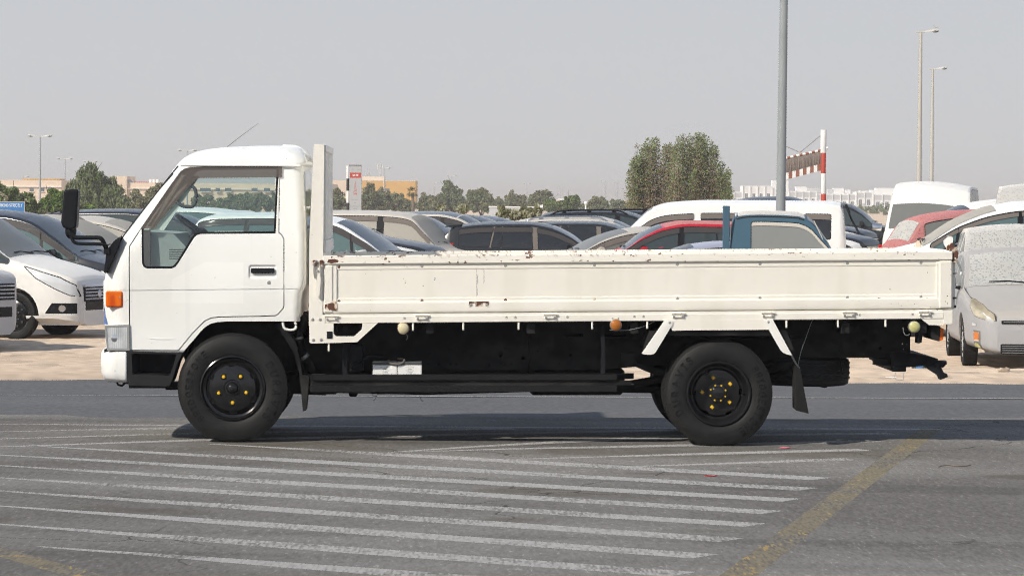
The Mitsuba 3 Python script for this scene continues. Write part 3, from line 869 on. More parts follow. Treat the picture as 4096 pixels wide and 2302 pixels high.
def tyre(name, wk, x, y, z, R, w, ri, far=False, seg=96):
    t = lathe(tyre_prof(R, w, ri), seg)
    v = np.array(t.vertices)
    low = v[:, 2] < -R + .006                       # the tyre sits flat on the road
    v[low, 2] = -R + .006
    t.vertices = v
    if t.volume < 0: t.invert()
    tk = tp('tyre', mv(t, (x, y, z)), 'mat_rubber', 40, parent=wk)
    blocks = []
    for g in np.arange(80) * 2 * np.pi / 80:        # shoulder blocks
        if math.sin(g) * R < -R + .02: continue
        c, s = math.cos(g), math.sin(g)
        for sd in (-1, 1):
            q = []
            for da in (-.0335, .0335):
                ca, sa = math.cos(g + da), math.sin(g + da)
                for r_, yy_ in ((R - .02, sd * w * .458), (R + .0002, sd * w * .42), (R + .0015, sd * w * .26), (R - .02, sd * w * .26)):
                    q.append((r_ * ca, yy_, r_ * sa))
            blocks.append(hull(q))
    tp('tread_blocks', [mv(m3.Manifold.compose(blocks), (x, y, z))], 'mat_tread', 30, kind='stuff', parent=wk)
    return tk


def far_flip(m, x, y, z, far):
    m = tm(m).copy()
    if far:
        v = np.array(m.vertices); v[:, 1] *= -1; m.vertices = v; m.invert()
    return mv(m, (x, y, z))


FX, FZ, FR = lx(927), lz(1553), .381
RX, RZ, RR = lx(2880), lz(1575), .377
for far in (False, True):
    y = (CY - .74) if not far else (CY + .74)
    ri = .222
    disc = None and lathe([(.222, -.085), (.226, -.105), (.218, -.109), (.210, -.098), (.206, -.07), (.188, -.062), (.176, -.074), (.160, -.094), (.120, -.104), (.075, -.106), (.062, -.108), (.060, -.098), (.040, -.098), (.0005, -.098)], 72)
    body = rev([(0, -.098), (.040, -.098), (.060, -.098), (.062, -.108), (.075, -.106), (.120, -.104), (.160, -.094), (.176, -.074), (.188, -.062), (.206, -.07), (.210, -.098), (.218, -.109), (.226, -.105), (.224, .09), (.15, .09), (.15, -.03), (0, -.03)], 72)
    try:
        for kx in range(6):
            a = math.radians(90 - kx * 60 + 2)
            sl = hull([(.168 * math.cos(a + da) , yy_, .168 * math.sin(a + da)) for da in (-.16, .16) for yy_ in (-.2, .0)] + [(.150 * math.cos(a + da), yy_, .150 * math.sin(a + da)) for da in (-.13, .13) for yy_ in (-.2, .0)] + [(.181 * math.cos(a + da), yy_, .181 * math.sin(a + da)) for da in (-.13, .13) for yy_ in (-.2, .0)])
            body = body - sl
        rimm = tm(body)
    except Exception:
        rimm = disc
    if rimm.volume < 0: rimm.invert()
    wk = tp('front_wheel', far_flip(rimm, FX, y, FZ, far), 'mat_gloss_black', 30, None if far else 'glossy black front wheel with five yellow nuts')
    tyre('tyre', wk, FX, y, FZ, FR, .205, .218, far)
    hub = lathe([(.052, -.10), (.052, -.104), (.046, -.106), (.040, -.104), (.036, -.125), (.030, -.135), (.016, -.141), (.0005, -.142)], 32)
    tp('hub_cap', far_flip(hub, FX, y, FZ, far), 'mat_gloss_black', 40, parent=wk)
    if not far:
        for kx in range(5):
            a = math.radians(-90 + 72 * kx + 1)
            nx, nz = FX + .100 * math.cos(a), FZ + .100 * math.sin(a)
            nut = lathe([(.0135, -.103), (.0130, -.122), (.0095, -.128), (.0005, -.1285)], 6)
            tp('lug_nut', mv(nut, (nx, y, nz)), 'mat_yellow', 25, parent=wk)
            tp('nut_base', mv(lathe([(.025, -.102), (.023, -.108), (.0005, -.108)], 20), (nx, y, nz)), 'mat_gloss_black', 30, parent=wk)
        [tp('letter', mv(q_, (FX, y, FZ)), 'mat_letter', 30, parent=wk) for q_ in arc_text('BRIDGESTONE', 228, 126, .302, .040, -.1085)]
        [tp('letter', mv(q_, (FX, y, FZ)), 'mat_letter', 30, parent=wk) for q_ in arc_text('DURAVIS', 38, -46, .302, .046, -.1085)]
for far in (False, True):
    for dual in (0, 1):
        y = (.165 + .245 * dual) if not far else (2 * CY - .165 - .245 * dual)
        body = rev([(0, .035), (.06, .035), (.065, .030), (.155, .030), (.163, .034), (.172, .045), (.182, .045), (.192, -.04), (.204, -.075), (.206, -.098), (.214, -.106), (.222, -.106), (.226, -.102), (.224, .1), (.15, .1), (0, .08)], 72)
        if dual == 0:
            bmn = body
            for a_ in (2, -61, 118, 180, 240):
                a = math.radians(a_)
                bmn = bmn - hull([(r_ * math.cos(a + da), yy_, r_ * math.sin(a + da)) for r_, dd in ((.150, .11), (.163, .15), (.176, .11)) for da in (-dd, dd) for yy_ in (-.1, .2)])
            body = bmn
        body = tm(body)
        if body.volume < 0: body.invert()
        wk = tp('rear_wheel', far_flip(body, RX, y, RZ, far), 'mat_gloss_black', 30, 'glossy black deep-dished rear wheel with yellow nuts' if not far and dual == 0 else None)
        tyre('tyre', wk, RX, y, RZ, RR, .195, .218, far)
        if not far and dual == 0:
            hub = lathe([(.066, .035), (.066, -.022), (.058, -.03), (.045, -.031), (.040, -.045), (.026, -.050), (.0005, -.050)], 32)
            tp('hub_cap', mv(hub, (RX, y, RZ)), 'mat_gloss_black', 30, parent=wk)
            for kx in range(8):
                a = math.radians(20 + 45 * kx)
                tp('hub_bolt', mv(lathe([(.0065, -.02), (.0062, -.037), (.0005, -.038)], 8), (RX + .056 * math.cos(a), y, RZ + .056 * math.sin(a))), 'mat_yellow', 25, parent=wk)
            for kx in range(5):
                a = math.radians(180 - 72 * kx - 2)
                nx, nz = RX + .108 * math.cos(a), RZ + .108 * math.sin(a)
                tp('lug_nut', mv(lathe([(.016, .03), (.0155, .004), (.011, -.002), (.0005, -.0025)], 4), (nx, y, nz)), 'mat_yellow', 25, parent=wk)
            tp('valve', cyl((RX + .165, y + .03, RZ), (RX + .185, y - .03, RZ - .004), .005), 'mat_gloss_black', True, parent=wk)
            [tp('letter', mv(q_, (RX, y, RZ)), 'mat_letter', 30, parent=wk) for q_ in arc_text('DURAVIS', 212, 126, .302, .046, -.1035)]
            [tp('letter', mv(q_, (RX, y, RZ)), 'mat_letter', 30, parent=wk) for q_ in arc_text('BRIDGESTONE', 38, -62, .302, .040, -.1035)]
tp('engine_block', [box(lx(745), lx(1190), CY - .40, CY + .40, lz(1505), lz(1288), .02), box(lx(700), lx(1235), CY + .45, CY + .50, lz(1520), lz(1288), .0)], 'mat_black', 30)
tp('axle', [cyl((FX, CY - .7, FZ), (FX, CY + .7, FZ), .045), cyl((RX, CY - .5, RZ), (RX, CY + .5, RZ), .06), ball((RX, CY, RZ), (.17, .15, .17))], 'mat_black', True)
# --- chassis under the bed
for s in (-1, 1):
    y0, y1 = (CY - .42, CY - .35) if s < 0 else (CY + .35, CY + .42)
    fr = prism(L([(700, 1500), (900, 1400), (1150, 1365), (1300, 1357), (2300, 1357), (2520, 1357), (3050, 1362), (3686, 1352), (3686, 1444), (3350, 1444), (2700, 1470), (2400, 1492), (1300, 1492), (900, 1500), (740, 1530)]), y0, y1)
    if s < 0:
        rnd = random.Random(4)
        for _ in range(46):
            u_, v_ = rnd.uniform(1560, 2330), rnd.choice((1400, 1402, 1427, 1468, 1470))
            fr = fr - cyl_m(lx(u_), lz(v_), rnd.choice((.005, .005, .006)), y0 - .01, y1 + .01) if False else fr
        holes = [(1694, 1395, 3), (1718, 1421, 3), (1741, 1397, 3), (1757, 1405, 3), (1802, 1404, 3), (1829, 1403, 3), (1829, 1428, 3), (1862, 1402, 3), (1862, 1428, 3), (1961, 1403, 3), (2008, 1431, 9), (2026, 1403, 3), (2053, 1403, 3),
                 (2104, 1402, 3), (2077, 1443, 3), (2202, 1402, 3), (2247, 1402, 3), (2292, 1402, 3), (2291, 1430, 7), (2160, 1417, 3), (1708, 1468, 3), (1756, 1469, 3), (1802, 1469, 3), (1827, 1469, 3), (1939, 1469, 3), (1961, 1469, 3),
                 (2008, 1468, 3), (2024, 1468, 3), (2054, 1468, 3), (2160, 1468, 3), (2247, 1468, 3), (2292, 1468, 3), (3275, 1388, 3), (3338, 1395, 3), (3368, 1384, 3), (3375, 1398, 3), (3396, 1416, 3), (3470, 1385, 3), (3498, 1388, 3),
                 (3564, 1404, 7), (3656, 1388, 4), (3672, 1388, 3), (3662, 1410, 4), (3498, 1429, 3), (2100, 1444, 8)]
        for u_, v_, r_ in holes:
            fr = fr - m3.Manifold.cylinder(.12, r_ / S, r_ / S, 12).rotate([-90, 0, 0]).translate([lx(u_), y0 - .02, lz(v_)])
    tp('frame_rail', fr, 'mat_black', 30)
    sill = prism(L([(1300, 1295), (3740, 1283), (3740, 1340), (1300, 1346)]), y0 - .01, y1 + .01)
    tp('bed_sill', sill, 'mat_black', 30)
    tp('sill_spacer', [box(lx(a), lx(b), y0, y1, lz(1358), lz(1338), 0) for a, b in ((1300, 2268), (2345, 2418), (2525, 3690))], 'mat_black', 30)
for u_ in (1330, 1720, 2124, 2540, 2960, 3390, 3700):
    tp('cross_member', box(lx(u_) - .03, lx(u_) + .03, .06, 2 * CY - .06, lz(1335), lz(1291), .004), 'mat_black', 30, bed=False)
for u_ in (1480, 2124, 3404):
    tp('u_bolt', tube([(lx(u_), CY - .44, lz(1300)), (lx(u_), CY - .44, lz(1500)), (lx(u_), CY - .30, lz(1505))], .007, 8), 'mat_black', True)
for u_ in (1000, 1700, 2300, 3100, 3600):
    tp('frame_cross', box(lx(u_) - .05, lx(u_) + .05, CY - .36, CY + .36, lz(1470), lz(1380), .004), 'mat_black', 30)
tp('gearbox', [hull([(lx(u_), CY + y, lz(v_)) for u_, v_ in ((700, 1420), (1240, 1380), (1320, 1560), (1290, 1601), (760, 1570)) for y in (-.26, .26)]), box(lx(1238), lx(1345), CY - .4, CY - .1, lz(1592), lz(1540), .02), box(lx(1385), lx(1420), CY - .2, CY + .1, lz(1608), lz(1560), .01)], 'mat_black', 30)
tp('drive_shaft', cyl((lx(1330), CY, lz(1545)), (lx(2780), CY, lz(1580)), .042), 'mat_black', True)
tp('exhaust', [cyl((lx(1500), CY - .2, lz(1578)), (lx(2050), CY - .2, lz(1560)), .035), box(lx(2125), lx(2520), CY - .3, CY + .1, lz(1600), lz(1485), .03), tube([(lx(2520), CY - .2, lz(1562)), (lx(2700), CY - .25, lz(1530)), (lx(2900), CY - .2, lz(1420)), (lx(3100), CY - .2, lz(1520)), (lx(3390), CY - .2, lz(1535))], .03, 10)], 'mat_black', True)
tp('fuel_tank', box(lx(1700), lx(2400), CY + .45, CY + .83, lz(1585), lz(1400), .05), 'mat_black', 30)
tp('shade_block', [hull([(lx(u_), CY + y, lz(v_)) for u_, v_ in ((1245, 1480), (2150, 1480), (1245, 1586), (1700, 1596), (2150, 1584)) for y in (-.34, .3)])], 'mat_black', 30)  # black block added only to keep the underside dark
tp('far_side_guard', box(lx(1252), lx(2530), BW - .11, BW - .07, lz(1567), lz(1470), .006), 'mat_black', 30)
for s in (-1, 1):
    y = CY + s * .52
    tp('leaf_spring', [tube(bez([(lx(2510), y, lz(1445 - 0)), (lx(2700), y, lz(1500 + d)), (lx(2880), y, lz(1520 + d)), (lx(3050), y, lz(1500 + d)), (lx(3230), y, lz(1440))], 20), .014, 6) for d in (0, 9, 18)], 'mat_black', True)
    tp('spring_hanger', prism(L([(2495, 1420), (2560, 1420), (2545, 1470), (2520, 1478), (2498, 1460)]), y - .04, y + .04), 'mat_black', 30)
    tp('inner_guard', prism(L([(2560, 1330), (3180, 1330), (3210, 1420), (3190, 1432), (3100, 1345), (2640, 1345), (2560, 1420)]), CY + s * .86 - .3 if s < 0 else CY + .3, CY + s * .86 + .2 if s < 0 else CY + .9) if False else prism(L([(2600, 1322), (3150, 1322), (3180, 1400), (3165, 1400), (3130, 1340), (2620, 1340), (2590, 1400), (2575, 1400)]), CY - .93 if s < 0 else CY + .45, CY - .45 if s < 0 else CY + .93), 'mat_black', 30)
# spare wheel under the rear
sp = lathe([(.215, -.08), (.30, -.105), (.35, -.098), (.374, -.085), (.379, -.05), (.379, .05), (.374, .085), (.35, .098), (.30, .105), (.215, .08)], 72)
sp.apply_transform(trimesh.transformations.rotation_matrix(math.radians(90), [1, 0, 0]))
sp.apply_transform(trimesh.transformations.rotation_matrix(math.radians(1.5), [0, 1, 0]))
if sp.volume < 0: sp.invert()
spk = tp('spare_wheel', mv(sp, (lx(3237), CY - .1, lz(1501))), 'mat_rubber', 40, 'spare wheel slung flat under the rear')
gr = []
for j, zz_ in enumerate((-.055, -.02, .018, .052)):
    line = [(lx(3237) + (.380 + .0) * math.cos(a), CY - .1 + .380 * math.sin(a), lz(1501) + zz_ + .006 * math.sin(a * 40)) for a in np.linspace(0, 2 * np.pi, 200)]
    gr.append(tube(line, .0045, 4))
tp('tread_groove', gr, 'mat_ink', True, parent=spk)
tp('carrier', box(lx(2990), lx(3040), CY - .2, CY + .2, lz(1610), lz(1560), .01), 'mat_black', 30)
tp('flap_strip', prism(L([(3105, 1555), (3122, 1560), (3136, 1590), (3140, 1612), (3128, 1610), (3112, 1580)]), CY + .5, CY + .8), 'mat_black', 30)
tp('skid', prism(L([(3300, 1556), (3356, 1560), (3352, 1570), (3335, 1570)]), CY - .3, CY + .1), 'mat_black', 30)
# side guard with two rails
gd = []
for a, b in ((1497, 1521), (1541, 1567)):
    gd.append(box(lx(1252), lx(2505), .07, .115, lz(b + 0), lz(a), .006))
gk = tp('side_guard', prism(L([(1252, 1520), (2530, 1523), (2530, 1542), (1252, 1542)]), .095, .11), 'mat_black', 30, 'long black side guard below the bed')
tp('rail', [hull([(lx(u_), y, lz(v_)) for u_, y in ((1252, .07), (2470, .07), (1252, .115), (2470, .115), (2544, .24), (2544, .27), (1240, .11), (1240, .15)) for v_ in (1498, 1520)])], 'mat_gloss_black', 30, parent=gk)
tp('rail', [hull([(lx(u_), y, lz(v_)) for u_, y in ((1245, .065), (2470, .065), (1245, .115), (2470, .115), (2544, .24), (2544, .27), (1238, .11), (1238, .15)) for v_ in (1542, 1567)])], 'mat_gloss_black', 30, parent=gk)
tp('bracket', [box(lx(1240), lx(1300), .10, .2, lz(1566), lz(1497), .006)], 'mat_black', 30, parent=gk)
tp('post', [box(lx(1368), lx(1388), .12, .16, lz(1500), lz(1300), .004)], 'mat_plastic', 30, parent=gk)
tp('post', [prism(L([(2405, 1312), (2422, 1310), (2425, 1400), (2424, 1496), (2407, 1496), (2409, 1400)]), .12, .16)], 'mat_plastic', 30, parent=gk)
# battery box and batteries
tp('tool_box', box(lx(1395), lx(1450), .30, .55, lz(1495), lz(1383), .01), 'mat_plastic', 30)
tp('battery_cable', tube(bez([(lx(1400), .28, lz(1478)), (lx(1440), .27, lz(1445)), (lx(1475), .30, lz(1430)), (lx(1530), .32, lz(1435))], 20), .012, 8), 'mat_plastic', True)
for j, u0 in enumerate((1489, 1589)):
    bk = tp('battery', box(lx(u0), lx(u0 + 97), .20, .42, lz(1571), lz(1462), .005), 'mat_battery', 30, 'white battery behind the side guard')
    tp('lid', box(lx(u0 - 1), lx(u0 + 98), .195, .425, lz(1462), lz(1450), .004), 'mat_grey_dark', 30, parent=bk)
    for w_, v_ in (('UPPER', 1482), ('LOWER', 1494.5)):
        t = meshkit.text_mesh(w_, .0075, .001, bold=True)
        t.apply_transform(trimesh.transformations.rotation_matrix(math.pi / 2, [1, 0, 0]))
        tp('level_mark', [mv(t, (lx(u0 + 40), .1985, lz(v_))), box(lx(u0 + 31), lx(u0 + 67), .1985, .2005, lz(v_ - 8.6), lz(v_ - 9.6), 0)], 'mat_ink', False, parent=bk)
    tp('rib', [box(lx(u0 + d), lx(u0 + d + 2), .197, .2, lz(1568), lz(1464), 0) for d in (2, 6, 90, 94)], 'mat_battery', False, parent=bk)
tp('battery_lead', tube(bez([(lx(1553), .22, lz(1446)), (lx(1560), .19, lz(1455)), (lx(1590), .185, lz(1459)), (lx(1612), .19, lz(1452)), (lx(1616), .22, lz(1444)), (lx(1590), .3, lz(1440))], 24), .008, 8), 'mat_trim_taupe', True, 'brown battery lead lying over both batteries')
tp('battery_tray', box(lx(1480), lx(1695), .19, .44, lz(1578), lz(1571), .002), 'mat_black', 30)
tp('loose_wire', [tube(bez(q, 14), .0022, 5) for q in ([(lx(1487), .3, lz(1578)), (lx(1492), .3, lz(1592)), (lx(1505), .3, lz(1590)), (lx(1490), .3, lz(1610))], [(lx(1678), .3, lz(1592)), (lx(1684), .3, lz(1606)), (lx(1690), .3, lz(1614))],
    [(lx(1625), .05, lz(1335)), (lx(1629), .05, lz(1350)), (lx(1624), .05, lz(1358))], [(lx(2440), .05, lz(1320)), (lx(2500), .05, lz(1321)), (lx(2540), .05, lz(1315)), (lx(2590), .05, lz(1300)), (lx(2620), .05, lz(1285))],
    [(lx(3265), .2, lz(1280)), (lx(3240), .2, lz(1350)), (lx(3215), .18, lz(1420)), (lx(3205), .16, lz(1468))], [(lx(3621), .05, lz(1310)), (lx(3624), .05, lz(1330)), (lx(3634), .05, lz(1342)), (lx(3648), .05, lz(1336))],
    [(lx(3610), .3, lz(1498)), (lx(3606), .3, lz(1520)), (lx(3622), .3, lz(1529)), (lx(3640), .3, lz(1528)), (lx(3642), .3, lz(1500))])], 'mat_grey_inner', True)

# --- bed
ze = lambda v: lz(v)

gate = [(0, 1022), (-.012, 1025), (-.016, 1032), (-.016, 1050), (-.010, 1055), (.004, 1057), (.004, 1076), (.012, 1077.5), (.012, 1192), (.003, 1194), (.003, 1203), (-.008, 1212), (-.010, 1240), (-.004, 1249), (.012, 1253), (.034, 1253), (.034, 1022)]


def gate_mesh(far):
    q = [(y if not far else BW - y, ze(v)) for y, v in gate]
    return xprism(q, lx(1296), lx(3812))


for far in (False, True):
    gk = tp('side_gate' if not far else 'far_side_gate', gate_mesh(far), 'mat_cream', 25, 'long cream drop side of the bed, chipped along the top' if not far else None, bed=True)
    yq = lambda a, b: (a, b) if not far else (BW - b, BW - a)
    y0, y1 = yq(-.019, .037)
    tp('top_rail', box(lx(1292), lx(3815), y0, y1, ze(1056), ze(1021), .006), 'mat_rail', 30, 'chipped and rusty top rail' if not far else None, parent=gk, bed=True)
    if far: continue
    for a, b in ((1294, 1334), (3760, 3815)):
        tp('end_post', [box(lx(a), lx(b), -.016, .02, ze(1250), ze(1058), .010), box(lx(b - 4 if a < 2000 else a - 10), lx(b + 14 if a < 2000 else a + 6), -.004, .02, ze(1246), ze(1060), .003)], 'mat_cream', 30, parent=gk, bed=True)
    tp('rust_patch', [prism(L([(1299, 1236), (1300, 1216), (1322, 1210), (1330, 1200), (1345, 1204), (1350, 1226), (1346, 1240), (1320, 1238)]), -.0185, -.012)], 'mat_rust', False, 'rusted lower front corner of the drop side', parent=gk, bed=True)
    tp('front_rust', [prism(L([(1309, 1048), (1314, 1036), (1340, 1034), (1356, 1040), (1352, 1048), (1326, 1052)]), -.0205, -.016)], 'mat_rust', False, parent=gk, bed=True)
    for k_, (v_, us) in enumerate(((1066, (1356, 1688, 2022, 2378, 2711, 3042, 3393, 3689)), (1203, (1356, 1688, 2022, 2378, 2711, 3042, 3393, 3689)))):
        for i_, u_ in enumerate(us):
            rusty = k_ == 1 and i_ < 4 or i_ == 0
            yb = .004 if k_ == 0 else .003
            tp('bolt', mv(lathe([(.0105, .004), (.0105, -.002), (.0085, -.004), (.004, -.004), (.0035, -.0015), (.0005, -.0015)], 14), (lx(u_), yb, ze(v_))), 'mat_rust' if rusty else 'mat_steel', 25, parent=gk, bed=True)
    tp('catch', [prism(L([(1876, 1208), (1955, 1208), (1955, 1230), (1948, 1232), (1942, 1214), (1930, 1212), (1930, 1226), (1902, 1228), (1900, 1213), (1884, 1215), (1880, 1232), (1875, 1230)]), -.014, -.009)], 'mat_rust', 25, parent=gk, bed=True)
    tp('catch_bolt', [mv(lathe([(.011, .0), (.010, -.006), (.0005, -.007)], 12), (lx(u_), -.010, ze(1221))) for u_ in (1883, 1947)], 'mat_steel', 25, parent=gk, bed=True)
    sk_ = tp('number_sticker', prism(L([(1731, 1110), (1746, 1112), (1744, 1126), (1729, 1124)]), .0105, .0125), 'mat_paint_pearl', False, parent=gk, bed=True)
    t = meshkit.text_mesh('2', .016, .001, bold=True); t.apply_transform(trimesh.transformations.rotation_matrix(math.pi / 2, [1, 0, 0]))
    tp('number', mv(t, (lx(1734.5), .010, ze(1122))), 'mat_ink', False, parent=gk, bed=True)
    tp('scrape', [box(lx(a), lx(a + w_), .0108, .0125, ze(v1), ze(v0), 0) for a, w_, v0, v1 in ((1906, 1.6, 1075, 1190), (1909.5, 3, 1103, 1140), (1910, 2, 1155, 1185), (1933, 1.2, 1076, 1140), (1938, 1, 1080, 1132))], 'mat_steel', False, parent=gk, bed=True)
    rk = tp('side_rail', [xprism([(.0, ze(1254)), (.0, ze(1262)), (-.006, ze(1266)), (-.006, ze(1289)), (.0, ze(1291.5)), (.07, ze(1291.5)), (.07, ze(1254))], lx(1300), lx(3779))], 'mat_cream', 25, bed=True)
    for u_ in (1327, 1688, 2201, 2713, 3073, 3398, 3704):
        hk = tp('hinge', [box(lx(u_ - 23), lx(u_ + 23), -.022, -.004, ze(1279), ze(1268), .003)], 'mat_cream', 25, parent=gk, bed=True)
        tp('knuckle', [cyl((lx(a), -.020, ze(1261)), (lx(b), -.020, ze(1261)), .0105, 12) for a, b in ((u_ - 26, u_ - 13), (u_ - 12, u_ + 12), (u_ + 13, u_ + 26))], 'mat_cream', 30, parent=gk, bed=True)
        tp('hinge_bolt', [mv(lathe([(.008, 0), (.0075, -.006), (.0005, -.0065)], 10), (lx(u_ + d), -.021, ze(1274))) for d in (-17, 17)], 'mat_steel', 25, parent=gk, bed=True)
    for u_ in (1618, 2026, 2062, 2270, 2538, 2575, 3443, 3655):
        tp('rail_bolt', mv(lathe([(.0085, 0), (.008, -.004), (.004, -.004), (.0005, -.002)], 12), (lx(u_), -.006, ze(1273))), 'mat_steel', 25, parent=rk, bed=True)
    for u_ in (2451, 2474):
        tp('rail_bolt', mv(lathe([(.006, 0), (.0055, -.004), (.0005, -.004)], 10), (lx(u_), -.006, ze(1280))), 'mat_steel', 25, parent=rk, bed=True)
    for u_ in (1652, 1853, 2075, 2369, 2590, 3149, 3356, 3547):
        tp('rope_peg', tube([(lx(u_), .012, ze(1286)), (lx(u_), .010, ze(1312)), (lx(u_), .002, ze(1322))], .0075, 8), 'mat_cream', True, parent=rk, bed=True)
    tp('rope_peg', tube([(lx(1315), .01, ze(1360)), (lx(1316), .0, ze(1402))], .0075, 8), 'mat_cream', True, parent=rk, bed=True)
    tp('end_plate', [box(lx(3780), lx(3817), -.004, .08, ze(1315), ze(1257), .003), prism(L([(3686, 1288), (3782, 1288), (3782, 1316), (3722, 1316)]), .002, .012)], 'mat_cream', 25, parent=rk, bed=True)
tp('bed_floor', box(lx(1298), lx(3800), .035, BW - .035, ze(1275), ze(1250), .003), 'mat_cream', 25, bed=True)
tp('far_side_rail', box(lx(1300), lx(3779), BW - .07, BW + .006, ze(1291), ze(1254), .003), 'mat_cream', 25, bed=True)
# tailgate and rusty corner posts
tk = tp('tailgate', [box(lx(3800), lx(3830), .04, BW - .04, ze(1253), ze(1028), .006), box(lx(3796), lx(3834), .04, BW - .04, ze(1050), ze(1018), .006)], 'mat_rail', 30, bed=True)
for y in (.0, BW - .06):
    tp('corner_post', hull([(lx(u_), y + a, ze(v_)) for u_, v_ in ((3806, 1060), (3806, 1012), (3832, 1004), (3838, 1030), (3836, 1070)) for a in (0.0, .06)]), 'mat_rust', 30, 'rusty post at the rear corner of the bed', parent=tk, bed=True)
for y in (.10, BW - .14):
    tp('stake', hull([(lx(u_), y + a, ze(v_)) for u_, v_ in ((3802, 1030), (3802, 1002), (3812, 990), (3826, 988), (3830, 1030)) for a in (0.0, .05)]), 'mat_rust', 30, 'rusty stake standing up from the tailgate', parent=tk, bed=True)
tp('latch', tube(bez([(lx(3824), -.005, ze(1048)), (lx(3834), -.01, ze(1062)), (lx(3846), -.01, ze(1090)), (lx(3850), -.01, ze(1108))], 12), [.007] * 12, 8), 'mat_steel', True, parent=tk, bed=True)
tp('latch_tip', tube([(lx(3850), -.01, ze(1104)), (lx(3848), -.01, ze(1116))], .008, 8), 'mat_white_part', True, parent=tk, bed=True)
tp('latch_pin', [box(lx(3818), lx(3834), .0, .02, ze(1112), ze(1108), .001), box(lx(3818), lx(3832), .0, .03, ze(1212), ze(1205), .002), ball((lx(3826), .0, ze(1242)), .010)], 'mat_plastic', 30, parent=tk, bed=True)
# headboard with slots, and its post on the near side
hb = box(lx(1262), lx(1294), .03, BW - .03, lz(1270), lz(576), .004)
slots = []
for k_ in range(11):
    yb = .16 + k_ * .148
    hb = hb - box(lx(1200), lx(1350), yb, yb + .09, lz(672), lz(608), 0)
hk = tp('headboard', hb, 'mat_cream', 25, 'cream headboard with a row of slots')
tp('rib', [box(lx(1291), lx(1303), .09 + k_ * .148, .16 + k_ * .148, lz(960), lz(604), .004) for k_ in range(12)] + [box(lx(1292), lx(1305), .03, BW - .03, lz(604), lz(577), .004), box(lx(1292), lx(1305), .03, BW - .03, lz(1010), lz(962), .004)], 'mat_cream', 25, parent=hk)
for y in (0.0, BW - .05):
    tp('post', hull([(lx(u_), y + a, lz(v_)) for u_, v_ in ((1257, 576), (1298, 576), (1292, 1030), (1290, 1300), (1236, 1300), (1238, 960)) for a in (-.012, .05)]), 'mat_cream', 25, 'tall cream post at the front corner of the bed' if y == 0 else None, parent=hk)
# bracket plate below the front of the bed
bp = Polygon(L([(1236, 1256), (1300, 1256), (1300, 1290), (1511, 1290), (1428, 1366), (1245, 1371), (1238, 1366)])).difference(Polygon(L([(1338, 1294), (1446, 1294), (1444, 1312), (1415, 1339), (1346, 1339), (1338, 1330)])).buffer(.006))
bk = tp('bracket_plate', prism(bp, -.014, -.004), 'mat_cream', 25, 'cream bracket plate with a cut-out under the bed front')
for u_, v_ in ((1251, 1275), (1281, 1275), (1254, 1357), (1285, 1356)):
    tp('bolt', mv(lathe([(.0115, 0), (.011, -.006), (.007, -.009), (.0005, -.009)], 6), (lx(u_), -.014, lz(v_))), 'mat_steel', 25, parent=bk)
tp('grommet', hull([(lx(1319) + a * .019, y, lz(1337) + b * .024) for a in (-1, 1) for b in (-1, 1) for y in (-.022, -.01)] + [(lx(1319) + a * .012, -.030, lz(1337) + b * .015) for a in (-1, 1) for b in (-1, 1)]), 'mat_plastic', 30, parent=bk)
# the latch on the front post
lk = tp('gate_latch', prism(L([(1266, 1128), (1274, 1080), (1282, 1080), (1284, 1120), (1279, 1180), (1272, 1187), (1265, 1178)]), -.045, -.030), 'mat_rail' if False else 'mat_cream', 30, 'long latch handle on the front post')
tp('hook', tube(bez([(lx(1262), -.025, lz(1110)), (lx(1257), -.03, lz(1078)), (lx(1258), -.03, lz(1050)), (lx(1270), -.03, lz(1043)), (lx(1279), -.03, lz(1050)), (lx(1284), -.03, lz(1080)), (lx(1282), -.03, lz(1110))], 24), .006, 8), 'mat_steel', True, parent=lk)
tp('pivot', [box(lx(1252), lx(1270), -.03, -.012, lz(1062), lz(1038), .003), box(lx(1280), lx(1294), -.035, -.012, lz(1066), lz(1038), .003)], 'mat_rust', 30, parent=lk)
tp('pin', mv(lathe([(.010, 0), (.009, -.012), (.0005, -.013)], 8), (lx(1271), -.045, lz(1080))), 'mat_steel', 25, parent=lk)
# round marker lamps under the rail
for u_, v_, m_, lab in ((1613, 1311, 'mat_lens_cream', 'pale yellow round marker lamp under the front of the bed'), (2464, 1298, 'mat_amber_dark', 'amber round marker lamp under the middle of the bed'), (3662, 1307, 'mat_lens_green', 'greenish round marker lamp under the rear of the bed')):
    mk_ = tp('marker_lamp', mv(lathe([(.0385, .02), (.040, -.002), (.037, -.008), (.030, -.014), (.018, -.019), (.0005, -.021)], 28), (lx(u_), -.01, lz(v_))), m_, True, lab)
    tp('rim', mv(lathe([(.037, -.006), (.0415, -.006), (.0425, .03), (.036, .045), (.0005, .045)], 28), (lx(u_), -.01, lz(v_))), 'mat_rust' if u_ < 2000 else 'mat_steel', True, parent=mk_)
    tp('stem', box(lx(u_ - 5), lx(u_ + 5), .0, .02, lz(v_ - 10), lz(1284 - (u_ - 1292) * BSL), .001), 'mat_plastic', 30, parent=mk_)
